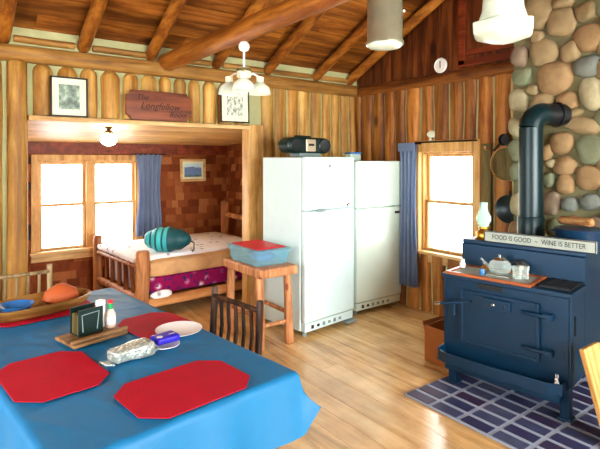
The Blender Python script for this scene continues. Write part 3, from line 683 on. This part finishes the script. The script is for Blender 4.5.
m = MB(); m.tube([(-.015, .04, -.03), (-.015, .11, -.10)], .009); m.build('handle', M['black'], t)
t = thing('enamel_pan', 'dark green enamel pan hanging low beside the chimney', 'pan', (4.19, 2.455, 1.18))
m = MB(); m.lathe([(.10, 0), (.127, .04), (.122, .04), (.097, .006), (0, .006)], axis=(-1, 0, 0)); m.build('pan', M['pipe'], t)
m = MB(); m.tube([(-.01, 0, .12), (-.01, 0, .155), (-.005, 0, .16)], .008); m.build('hanging_ring', M['pipe'], t)

# ------------------------------------------------------------------ stove
t = thing('wood_stove', 'dark blue cast iron wood stove with stepped top on the brick hearth', 'stove', (3.05, 1.845, .019), math.radians(9))
S = lambda: MB()
m = S(); m.b2((0, -.41, .185), (.33, .41, .755)); m.b2((.32, -.41, .185), (.87, .41, .965)); m.build('body', M['stove'], t, bevel=.008)
m = S(); m.b2((-.02, -.43, .756), (.315, .43, .788)); m.build('cook_top', M['stove'], t, bevel=.006)
m = S(); m.b2((.30, -.43, .966), (.885, .43, .996)); m.build('raised_top', M['stove'], t, bevel=.006)
m = S(); m.b2((.285, -.425, .79), (.318, .425, .966)); m.build('back_plate', M['stove'], t, bevel=.004)
# door
m = S(); m.b2((-.022, -.235, .335), (0, .275, .685)); d = m.build('door', M['stove'], t, bevel=.008)
m = S(); 
for a, b in (((-.032, -.245, .325), (-.018, -.225, .695)), ((-.032, .265, .325), (-.018, .285, .695)), ((-.032, -.225, .675), (-.018, .265, .695)), ((-.032, -.225, .325), (-.018, .265, .345))): m.b2(a, b)
m.build('door_rim', M['stove'], d, bevel=.004)
m = S(); m.b2((-.05, -.07, .60), (-.022, .115, .672)); dc = m.build('draft_control', M['stove'], d, bevel=.006)
m = S(); m.lathe([(.013, 0), (.013, .01), (.007, .016), (0, .018)], (-.05, .04, .636), axis=(-1, 0, 0)); m.build('knob', M['steel'], dc)
m = S(); m.lathe([(.013, 0), (.010, .006), (0, .008)], (-.05, -.03, .636), axis=(-1, 0, 0)); m.build('knob', M['stove'], dc)
m = S(); m.b2((-.004, .0, .715), (.004, .17, .75)); m.build('name_plate', M['black'], t, bevel=.002)
for z in (.625, .40): m = S(); m.tube([(-.03, -.14, z), (-.045, -.19, z+.003), (-.045, -.30, z)], [.012, .014, .014]); m.box((-.03, -.30, z), (.05, .05, .04)); m.build('hinge', M['stove'], t)
m = S(); m.tube([(-.02, .27, .60), (-.05, .30, .60), (-.05, .42, .57)], .011); hd = m.build('handle', M['stove'], t)
m = S(); m.tube([(-.05, .42, .57), (-.05, .47, .56)], .014); m.build('coil_grip', M['steel'], hd)
m = S(); m.tube([(-.03, .33, .50), (-.03, .33, .60), (-.04, .20, .625)], .009); m.build('latch', M['stove'], t)
# ash fender with upturned lip
m = S(); m.b2((-.11, -.40, .185), (.01, .42, .20))
pts = [(-.10, .42), (-.135, .34), (-.145, 0), (-.135, -.32), (-.10, -.40)]
m.prism([(p[0], p[1]) for p in pts]+[(p[0]+.014, p[1]) for p in reversed(pts)], .18, .255); m.b2((-.10, .41, .18), (0, .42, .27)); m.b2((-.10, -.40, .18), (0, -.39, .25))
m.build('ash_fender', M['stove'], t, bevel=.004)
m = S(); m.b2((-.08, -.38, .12), (-.005, .38, .18)); m.build('fender_base', M['stove'], t, bevel=.01)
for (x, y) in ((.03, -.385), (.03, .36), (.82, -.37), (.82, .37)):
    m = S(); m.prism([(x-.03, y-.03), (x+.03, y-.03), (x+.03, y+.03), (x-.03, y+.03)], 0, .24); m.box((x, y, .008), (.085, .085, .016)); m.build('leg', M['stove'], t, bevel=.006)
m = S(); m.b2((.1, -.418, .5), (.12, -.409, .62)); m.build('side_slot', M['black'], t)
for y in (-.4165, .4165): m = S(); m.b2((.0, y-.0085, .20), (.05, y+.0085, .755)); m.build('corner_post', M['stove'], t, bevel=.004)
# pipe
t = thing('stove_pipe', 'dark glossy stovepipe rising from the stove and bending into the chimney', 'stovepipe', (3.76, 2.03, 1.0155), math.radians(-24))
m = MB(); m.lathe([(.10, 0), (.10, .16), (.094, .17)], n=32); m.build('collar', M['pipe'], t, bevel=0)
m = MB(); m.lathe([(.088, .168), (.088, .50)], n=32); m.lathe([(.0905, .498), (.0905, .512)], n=32); m.lathe([(.088, .51), (.088, .86)], n=32); m.build('pipe', M['pipe'], t)
m = MB(); cx, cz = .11, .86; pts = [(cx-.11*math.cos(a), 0, cz+.11*math.sin(a)) for a in [PI/2*k/4 for k in range(5)]]; m.tube(pts, .09, n=28); m.build('elbow', M['pipe'], t)
m = MB(); m.tube([(.11, 0, .97), (.30, 0, .97)], .086, n=28); m.tube([(.225, 0, .97), (.24, 0, .97)], .10, n=28); m.build('flue_pipe', M['black'], t)

# on the raised top
t = thing('word_sign', 'long white wooden sign reading FOOD IS GOOD WINE IS BETTER on the stove', 'sign', (3.375, 1.78, 1.0155), math.radians(9)-PI/2)
m = MB(); m.b2((-.37, -.012, 0), (.37, .012, .078)); m.build('board', M['signwhite'], t, bevel=.002)
m = MB()
for a, b in (((-.37, -.014, 0), (.37, -.0122, .005)), ((-.37, -.014, .073), (.37, -.0122, .078)), ((-.37, -.014, .005), (-.364, -.0122, .073)), ((.364, -.014, .005), (.37, -.0122, .073))): m.b2(a, b)
m.build('border', M['frame_black'], t)
text('lettering', 'FOOD IS GOOD  ~  WINE IS BETTER', .048, M['frame_black'], t, (0, -.0135, .039), (PI/2, 0, 0), sx=.80)
t = thing('oil_lamp', 'small oil lamp with clear glass chimney and brass base on stove corner', 'lamp', (3.40, 2.21, 1.0155)); t.scale = (1.3, 1.3, 1.12)
m = MB(); m.lathe([(.05, 0), (.052, .006), (.042, .012), (.046, .04), (.03, .06), (.022, .066)]); m.build('base', M['brass'], t)
m = MB(); m.lathe([(.022, .066), (.032, .072), (.032, .082), (.014, .09), (0, .092)]); bn = m.build('burner', M['brass'], t)
m = MB(); m.tube([(.03, 0, .077), (.055, 0, .077)], .003); m.lathe([(.012, 0), (.012, .004)], (.055, 0, .077), axis=(1, 0, 0)); m.build('wick_knob', M['brass'], bn)
m = MB(); m.lathe([(.026, .083), (.031, .10), (.042, .13), (.040, .155), (.026, .19), (.021, .225), (.024, .25), (.022, .25), (.019, .225), (.024, .19), (.038, .155), (.040, .13), (.029, .10), (.024, .083)]); m.build('glass_chimney', M['green_glass'], t)
t = thing('stock_pot', 'wide dark blue enamel pot on the stove beside the stovepipe', 'pot', (3.665, 1.62, 1.0155))
m = MB(); m.lathe([(.145, 0), (.155, .02), (.16, .115), (.164, .12), (.155, .12), (.15, .02), (0, .012)], n=36); m.build('pot', M['potblue'], t)
for s_ in (-1, 1): m = MB(); m.tube([(-.035, s_*.155, .09), (-.03, s_*.185, .095), (.03, s_*.185, .095), (.035, s_*.155, .09)], .007); m.build('handle', M['potblue'], t)
m = MB(); m.lathe([(.163, .121), (.16, .127), (.05, .138), (0, .14)], n=36); m.build('lid', M['potblue'], t)
m = MB(); m.log((3.67, 1.76, 1.185), (3.62, 1.52, 1.19), .026, .03, wob=.3, seg=6, n=9); tag(m.build('firewood_stick', M['bark']), 'rough stick of split firewood lying on the dark pot lid', 'firewood')
# cook top things
t = thing('serving_tray', 'brown wooden tray with light centre and glassware on the stove', 'tray', (3.185, 1.965, .808), math.radians(9))
m = MB(); m.b2((-.17, -.265, 0), (.10, .265, .010)); m.build('tray_bottom', M['signwhite'], t)
m = MB()
for a, b in (((-.20, -.295, .0), (-.17, .295, .020)), ((.10, -.295, .0), (.13, .295, .020)), ((-.17, .265, .0), (.10, .295, .020)), ((-.17, -.295, .0), (.10, -.265, .020))): m.b2(a, b)
m.build('rim', M['tray'], t, bevel=.004)
t = thing('glass_teapot', 'round clear glass teapot standing on the tray on the stove', 'teapot', (3.205, 1.955, .8185), math.radians(-60))
m = MB(); m.lathe([(.045, 0), (.07, .02), (.078, .05), (.065, .085), (.045, .10), (.043, .10), (.062, .085), (.075, .05), (.067, .022), (.0, .004)]); m.build('body', M['clear'], t)
m = MB(); m.tube([(-.07, 0, .045), (-.10, 0, .07), (-.125, 0, .105)], [.014, .010, .008]); m.build('spout', M['clear'], t)
m = MB(); m.tube([(.06, 0, .088), (.11, 0, .09), (.115, 0, .05), (.073, 0, .035)], .006); m.build('handle', M['black'], t)
m = MB(); m.lathe([(.047, .101), (.04, .112), (.01, .12), (.01, .128), (.016, .136), (0, .142)]); m.build('lid', M['steel'], t)
for i, (x, y, lb) in enumerate(((3.155, 1.80, 'small clear drinking glass at front edge of the stove tray'), (3.205, 1.775, 'small clear drinking glass beside the teapot, farther back on tray'))):
    m = MB(); m.lathe([(.026, 0), (.032, .085), (.030, .085), (.024, .006), (0, .006)], (0, 0, 0)); o = m.build('drinking_glass', M['clear'], loc=(x, y, .8185)); tag(o, lb, 'glass', 'drinking glasses on the stove tray')
t = thing('desk_clock', 'small round dark dial with brass centre leaning at the stove back plate', 'dial', (3.325, 1.86, .8085), math.radians(9))
m = MB(); m.lathe([(.055, 0), (.057, .012), (.045, .02), (0, .018)], (0, 0, .058), axis=(-1, 0, 0)); m.build('case', M['black'], t)
m = MB(); m.lathe([(.018, 0), (.014, .006), (0, .008)], (-.018, 0, .058), axis=(-1, 0, 0)); m.build('hub', M['brass'], t)
m = MB(); m.lathe([(.019, 0), (.021, .03), (.013, .045), (.015, .06), (0, .066)], (0, 0, 0)); tag(m.build('salt_shaker', M['china'], loc=(3.14, 2.215, .8285)), 'small white shaker at the left corner of the stove tray', 'shaker')
m = MB(); m.lathe([(.018, 0), (.019, .03), (.016, .04), (0, .042)]); tag(m.build('blue_jar', M['bowl_blue'], loc=(3.09, 2.02, .8185)), 'tiny blue jar near the front of the stove tray', 'jar')
t = thing('brass_bell', 'little brass bell on the tray left of glass teapot', 'bell', (3.245, 2.10, .8185))
m = MB(); m.lathe([(.030, 0), (.026, .006), (.018, .03), (.006, .04)]); m.build('bell', M['brass'], t)
m = MB(); m.tube([(0, 0, .038), (0, 0, .062)], .005); m.build('handle', M['tray'], t)
t = thing('steel_spoon', 'steel spoon lying along the front of the stove tray', 'spoon', (3.10, 1.90, .821), math.radians(-75))
m = MB(); m.ell((.085, 0, .004), (.026, .017, .003)); m.build('bowl', M['steel'], t)
m = MB(); m.tube([(.065, 0, .004), (-.08, 0, .006)], .004); m.build('handle', M['steel'], t)
m = MB()
for i in range(7): m.b2((-.14+i*.045, -.095, 0), (-.125+i*.045, .095, .016))
for y in (-.095, 0, .08): m.b2((-.14, y, .004), (.145, y+.014, .018))
o = m.build('iron_trivet', M['black'], loc=(3.27, 1.56, .8085), rot=(0, 0, math.radians(9)), bevel=.003); tag(o, 'black iron trivet grid at the right end of the stove cooking surface', 'trivet')
t = thing('figurine', 'tiny pale animal figurine sitting on the right end of stove fender', 'figurine', (2.985, 1.50, .2895), math.radians(9))
t.location = (3.055, 1.485, .2195)
m = MB(); m.ell((0, 0, .028), (.016, .016, .028), lumpy=.2); m.ell((-.012, 0, .062), (.012, .01, .013)); m.ell((0, .006, .08), (.004, .003, .013)); m.ell((0, -.006, .08), (.004, .003, .013)); m.build('body', M['china'], t)
m = MB(); m.ell((-.022, 0, .060), (.004, .005, .004)); m.build('nose', M['pottery'], t)
# cardboard box and leaning board
t = thing('cardboard_box', 'open brown cardboard box on the floor left of the stove', 'box', (3.33, 2.47, 0))
m = MB(); shell(m, .14, .14, .14, .14, 0.001, .285, .006); m.build('box', M['cardboard'], t)
m = MB(); m.box((0, .150, .26), (.27, .004, .10), rot=(-.3, 0, 0)); m.build('flap', M['cardboard'], t)
m = MB(); m.box((0, 0, 0), (.20, .034, .55)); o = m.build('pine_board', M['pale_z'], loc=(3.075, 1.235, .272), rot=(-.27, 0, 0), bevel=.006); tag(o, 'pale pine board leaning upright against the right side of the stove', 'board')

# ------------------------------------------------------------------ hanging lights
t = thing('chandelier', 'small white chandelier with clear glass shades hanging from the tie beam', 'chandelier', (1.764, 3.055, 2.165))
m = MB(); m.lathe([(0, .305), (.025, .30), (.038, .28), (.04, .26), (.03, .238), (.008, .23)]); m.build('canopy', M['white_paint'], t)
m = MB(); m.tube([(0, 0, .235), (0, 0, .10)], .008); m.build('stem', M['white_paint'], t)
m = MB(); m.lathe([(.035, .04), (.05, .05), (.05, .10), (.042, .115), (0, .12)]); hb = m.build('hub', M['mat_board'], t)
m = MB(); m.lathe([(.051, .088), (.053, .088), (.053, .11), (.0, .118)]); m.build('hub_band', M['greyboard'], hb)
for dg in (-6, -122, 118):
    a = math.radians(dg); cx, cy = .125*math.cos(a), .125*math.sin(a)
    m = MB(); m.tube([(0, 0, .06), (cx*.6, cy*.6, .08), (cx, cy, .055)], .008); arm = m.build('arm', M['white_paint'], t)
    m = MB(); m.lathe([(.026, .015), (.028, .06), (.01, .066)], (cx, cy, 0)); m.build('socket', M['mat_board'], arm)
    m = MB(); m.lathe([(.03, .02), (.04, .008), (.066, -.012), (.074, -.035), (.080, -.065), (.078, -.065), (.072, -.035), (.064, -.014), (.038, .006), (.028, .02)], (cx, cy, 0)); m.build('shade', M['shade_glass'], t)
    m = MB(); m.ell((cx, cy, -.025), (.022, .022, .035)); m.build('bulb', M['white_glass'], t)
t = thing('pendant_lamp', 'galvanised tin cylinder lamp with white glass bottom, hanging near the gable', 'lamp', (2.05, 1.96, 2.275))
m = MB(); m.lathe([(.100, .005), (.106, .0), (.108, .015), (.1, .03), (.098, .42), (.09, .45), (.02, .48), (.095, .42)][:7]); m.build('cylinder', M['can'], t)
m = MB(); m.lathe([(.099, .003), (.09, -.012), (.05, -.016), (0, -.016)]); m.build('diffuser', M['white_glass'], t)
m = MB(); m.tube([(0, 0, .47), (0, 0, 1.72)], .009); m.build('rod', M['can'], t)
m = MB(); m.ell((.075, -.075, .19), (.008, .008, .008)); m.build('switch', M['white_paint'], t)
t = thing('pendant_lamp', 'white milk glass lamp with faceted rim hanging before the stone chimney', 'lamp', (2.405, 1.45, 2.243))
m = MB(); m.lathe([(0, -.01), (.06, .0), (.155, .035), (.165, .045), (.168, .10), (.12, .115)], n=6, smooth=False); m.lathe([(.125, .112), (.105, .17), (.098, .25), (.07, .32), (.03, .34)], n=28); o = m.build('shade', M['white_glass'], t, bevel=.006)
m = MB(); m.lathe([(.035, .335), (.04, .37), (.01, .40)]); m.build('cap', M['brass'], t)
m = MB(); m.tube([(0, 0, .39), (0, 0, 1.95)], .006); m.build('cord', M['bronze'], t)
t = thing('globe_light', 'small round globe light on dark fixture under the alcove ceiling', 'light', (1.325, 4.86, 1.94))
m = MB(); m.lathe([(0, 0), (.032, 0), (.034, -.012), (.018, -.02), (.018, -.032), (.036, -.045), (.04, -.062), (.03, -.064)][::-1]); m.build('fixture', M['bronze'], t)
m = MB(); m.lathe([(.028, -.062)]+[(.076*math.sin(a), -.118+.062*math.cos(a)) for a in [PI*k/14 for k in range(2, 15)]]); m.build('globe', M['globe'], t)

# ------------------------------------------------------------------ table
TR = math.radians(7); TC = (.614, 2.477); TZ = .76
t = thing('dining_table', 'long dining table beneath the blue cloth in the foreground', 'table', (*TC, 0), TR)
m = MB(); m.b2((-.455, -.91, .715), (.455, .91, .752)); m.build('tabletop', M['table'], t, bevel=.004)
for (x, y) in ((-.38, -.82), (.38, -.82), (-.38, .82), (.38, .82)): m = MB(); m.b2((x-.035, y-.035, 0), (x+.035, y+.035, .714), taper=1); m.build('leg', M['table'], t, bevel=.004)
m = MB(); m.b2((-.37, -.83, .63), (.37, -.80, .714)); m.b2((-.37, .80, .63), (.37, .83, .714)); m.b2((-.40, -.8, .63), (-.37, .8, .714)); m.b2((.37, -.8, .63), (.40, .8, .714)); m.build('apron', M['table'], t)
m = MB(); hx, hy, dr = .46, .915, .25; nx, ny = 92, 150; vs = []; fs = []
LX, LY = hx+dr, hy+dr
for j in range(ny+1):
    for i in range(nx+1):
        u = -LX+2*LX*i/nx; v = -LY+2*LY*j/ny
        cu, cv = max(-hx, min(hx, u)), max(-hy, min(hy, v)); eu, ev = u-cu, v-cv; L = math.hypot(eu, ev)
        if L < 1e-6:
            z = TZ+.0025*noise.noise(Vector((u*3+5, v*1.6, 2)))+.0045*(max(0, 1-abs(noise.noise(Vector((u*5+v*3, v*2.2-u*2, 5))))*7)**2)+.002*noise.noise(Vector((u*14, v*8, 5)))-.001
            for fx, am in ((.0, .0015), ): z += am*math.exp(-((u-fx)/.012)**2)
            for fy in (-.45, 0, .45): z += .0015*math.exp(-((v-fy)/.012)**2)
            vs.append((u, v, z))
        else:
            du, dv = eu/L, ev/L; L *= min(1, 1.0*max(abs(du), abs(dv))**1.25); bx = min(L, .012)
            s_ = (v if abs(du) > abs(dv) else u); corner = min(abs(eu), abs(ev))/dr
            hem = min(1, L/dr)
            out = .012*min(1, L/.02)+L*(.10+.30*corner)+.016*hem*math.sin(s_*16+1.3*math.sin(s_*5))*(1-corner)
            drop = math.sqrt(max(0, L*L*1.0-min(out, L*.9)**2*.5))*(.97-.30*corner)
            vs.append((cu+du*out, cv+dv*out, TZ-drop+(.0 if L > .02 else .0)))
for j in range(ny):
    for i in range(nx): a = j*(nx+1)+i; fs.append((a, a+1, a+nx+2, a+nx+1))
m.add(vs, fs, .5, True); o = m.build('tablecloth', M['cloth'], fixn=False, loc=(*TC, 0), rot=(0, 0, TR)); tag(o, 'bright blue cloth draped over the long dining table', 'tablecloth')
CZ = TZ+.0062
def placemat(label, cx, cy, rz, hw=.225, hh=.16):
    m = MB(); q = .072
    m.prism([(-hw+q, -hh), (hw-q, -hh), (hw, -hh+q), (hw, hh-q), (hw-q, hh), (-hw+q, hh), (-hw, hh-q), (-hw, -hh+q)], 0, .003)
    tag(m.build('placemat', M['red'], loc=(cx, cy, CZ), rot=(0, 0, rz), bevel=.001), label, 'placemat', 'red placemats on the dining table')
placemat('red octagonal placemat at the left edge of the table near the camera', .372, 2.17, TR+PI/2, .225, .17)
placemat('red octagonal placemat nearest the camera on the right side of the table', .757, 1.755, TR, .232, .172)
placemat('red octagonal placemat lying under the white plate', .925, 2.49, TR+PI/2+.06, .21, .155)
placemat('red placemat mostly hidden under the long wooden dough bowl', .48, 3.10, TR, .27, .17)
placemat('red placemat', 0, 0, 0) if False else None
PZ = CZ+.0035
# plate, packet, small saucer
m = MB(); m.lathe([(.055, 0), (.065, .003), (.112, .018), (.113, .021), (.062, .006), (0, .005)], n=40); tag(m.build('dinner_plate', M['china'], loc=(.965, 2.31, PZ)), 'white round plate on red placemat near the dark rustic chair', 'plate')
m = MB(); m.lathe([(.035, 0), (.045, .003), (.068, .012), (.068, .0145), (.042, .006), (0, .005)], n=32); tag(m.build('saucer', M['china'], loc=(.845, 2.185, CZ)), 'small white saucer under the blue packet', 'saucer')
t = thing('blue_packet', 'dark blue packet with white mark lying on small saucer', 'packet', (.85, 2.20, CZ+.0155), math.radians(8))
m = soft(-.058, .058, -.04, .04, .0, .034, .012, .006); m.build('packet', M['blue_pkg'], t)
m = MB(); m.lathe([(.014, 0), (.014, .001)], (-.033, -.015, .0345), n=16); m.box((.03, -.01, .035), (.03, .006, .001)); m.build('printed_mark', M['china'], t)
t = thing('foil_loaf', 'long foil wrapped parcel lying on the bare blue tablecloth', 'parcel', (.672, 2.135, CZ+.001), math.radians(12))
m = soft(-.095, .095, -.042, .042, 0, .062, .018, .02); m.build('parcel', M['foil'], t)
for x_ in (-.104, .104): m = MB(); m.box((x_, 0, .012), (.04, .058, .006), rot=(0, -2.5*x_, 0)); m.build('twisted_end', M['foil'], t)
# caddy with napkin holder, sauce bottle
t = thing('table_caddy', 'small wooden caddy board holding napkins and bottles on the table', 'caddy', (.605, 2.52, CZ+.001), math.radians(14))
m = MB(); m.b2((-.135, -.105, 0), (.135, .085, .016)); m.build('board', M['caddy'], t, bevel=.004)
m = MB(); m.log((-.145, -.095, .028), (.135, -.095, .028), .010, wob=.1); m.build('front_rail', M['caddy'], t)
t = thing('napkin_holder', 'dark napkin holder standing on the wooden caddy board', 'napkin holder', (.59, 2.545, CZ+.0175), math.radians(14))
m = MB()
for y in (-.04, .04): m.b2((-.062, y-.003, 0), (.062, y+.003, .125))
m.b2((-.062, -.04, 0), (.062, .04, .005)); m.build('holder', M['boom'], t, bevel=.002)
m = MB(); m.tube([(-.04, -.045, .02), (-.045, -.045, .1), (.04, -.045, .105), (.03, -.045, .02)], .0025); m.build('wire', M['gasket'], t)
m = MB()
for k in range(5): m.b2((-.058, -.032+k*.013, .006), (.058, -.024+k*.013, .10+.006*(k % 2)))
m.build('napkins', M['greyboard'], t)
t = thing('sauce_bottle', 'sauce bottle with green neck and red cap on the caddy', 'bottle', (.705, 2.555, CZ+.0175))
m = MB(); m.lathe([(.022, 0), (.025, .006), (.025, .065), (.014, .088), (.011, .092)]); m.build('bottle', M['sauce'], t)
m = MB(); m.lathe([(.0115, .0921), (.0125, .12), (.011, .121)]); m.build('neck_wrap', M['soap'], t)
m = MB(); m.lathe([(.013, .1211), (.013, .136), (0, .138)]); m.build('cap', M['redlid'], t)
m = MB(); m.lathe([(.0253, .018), (.0256, .02), (.0256, .055), (.0253, .057)]); m.build('paper_label', M['china'], t)
t = thing('salt_shaker', 'white shaker with steel cap directly behind the napkin holder', 'shaker', (.668, 2.595, CZ+.0175))
m = MB(); m.lathe([(.023, 0), (.024, .1), (.02, .11)]); m.build('jar', M['china'], t)
m = MB(); m.lathe([(.024, .1101), (.024, .13), (0, .138)]); m.build('cap', M['white_paint'], t)
# long wooden bowl with blue bowl and clay pot
t = thing('dough_bowl', 'long shallow wooden bowl on the far end of the table', 'bowl', (.46, 3.09, PZ), math.radians(14))
m = MB(); n = 40
def oval(a, b, z, p=2.6): return [(math.copysign(abs(math.cos(2*PI*k/n))**(2/p), math.cos(2*PI*k/n))*a, math.copysign(abs(math.sin(2*PI*k/n))**(2/p), math.sin(2*PI*k/n))*b, z) for k in range(n)]
rings = [oval(.22, .09, 0), oval(.26, .12, .02), oval(.285, .145, .065), oval(.29, .15, .07), oval(.277, .137, .068), oval(.25, .11, .025), oval(.2, .08, .014)]
vs = sum(rings, []); fs = [tuple(reversed(range(n))), tuple((len(rings)-1)*n+k for k in range(n))]
for L in range(len(rings)-1):
    for k in range(n): fs.append((L*n+k, L*n+(k+1) % n, L*n+n+(k+1) % n, L*n+n+k))
m.add(vs, fs, .5, True); m.build('bowl', M['basket'], t)
m = MB(); m.lathe([(.04, 0), (.06, .015), (.085, .05), (.088, .055), (.082, .052), (.055, .02), (0, .012)]); tag(m.build('serving_bowl', M['bowl_blue'], loc=(.35, 3.065, PZ+.0155)), 'blue glazed bowl sitting inside the long wooden bowl', 'bowl')
m = MB(); m.lathe([(.0, 0), (.05, .004), (.075, .035), (.066, .075), (.03, .105), (.02, .112), (0, .115)], sx=1.35); tag(m.build('clay_pot', M['pottery'], loc=(.585, 3.135, PZ+.018), rot=(0, .0, .2)), 'orange brown lidded clay pot inside the long wooden bowl', 'pot')

# ------------------------------------------------------------------ chairs
def chair(label, loc, rz, mat, back_x, w_=.205, h=.885):
    """local: seat towards -x, back at x=0"""
    t = thing('rustic_chair', label, 'chair', loc, rz)
    for y in (-w_, w_): m = MB(); m.log((-.03, y, 0), (.02, y, h), .02, .018, wob=.15, seg=10); m.build('back_post', mat, t)
    for y in (-w_, w_): m = MB(); m.log((-.44, y, 0), (-.43, y, .44), .02, .02, wob=.15); m.build('front_leg', mat, t)
    m = MB(); m.b2((-.45, -w_-.01, .43), (-.02, w_+.01, .455)); m.build('seat', mat, t, bevel=.01)
    m = MB(); m.log((.012, -w_, h-.05), (.012, w_, h-.05), .014, wob=.1); m.build('top_rail', mat, t)
    m = MB(); m.log((.0, -w_, .52), (.0, w_, .52), .013, wob=.1); m.build('lower_rail', mat, t)
    for k in range(5):
        y = -w_+(k+1)*2*w_/6; m = MB(); m.tube([(.0, y, .52), (.02, y, .68), (.012, y, h-.05)], .0105, n=8, wob=.1); m.build('spindle', mat, t)
    for z in (.15, .28):
        for a, b in (((-.43, -w_, z), (-.02, -w_, z)), ((-.43, w_, z), (-.02, w_, z))): m = MB(); m.log(a, b, .011); m.build('stretcher', mat, t)
    m = MB(); m.log((-.43, -w_, .22), (-.43, w_, .22), .011); m.build('stretcher', mat, t)
    return t
chair('dark rustic spindle back chair pushed under the right side of the table', (1.32, 2.40, 0), math.radians(8), M['chair'], 0)
chair('pale rustic spindle back chair at the far left end of the table', (.445, 3.84, 0), math.radians(92), M['chair_pale'], 0)
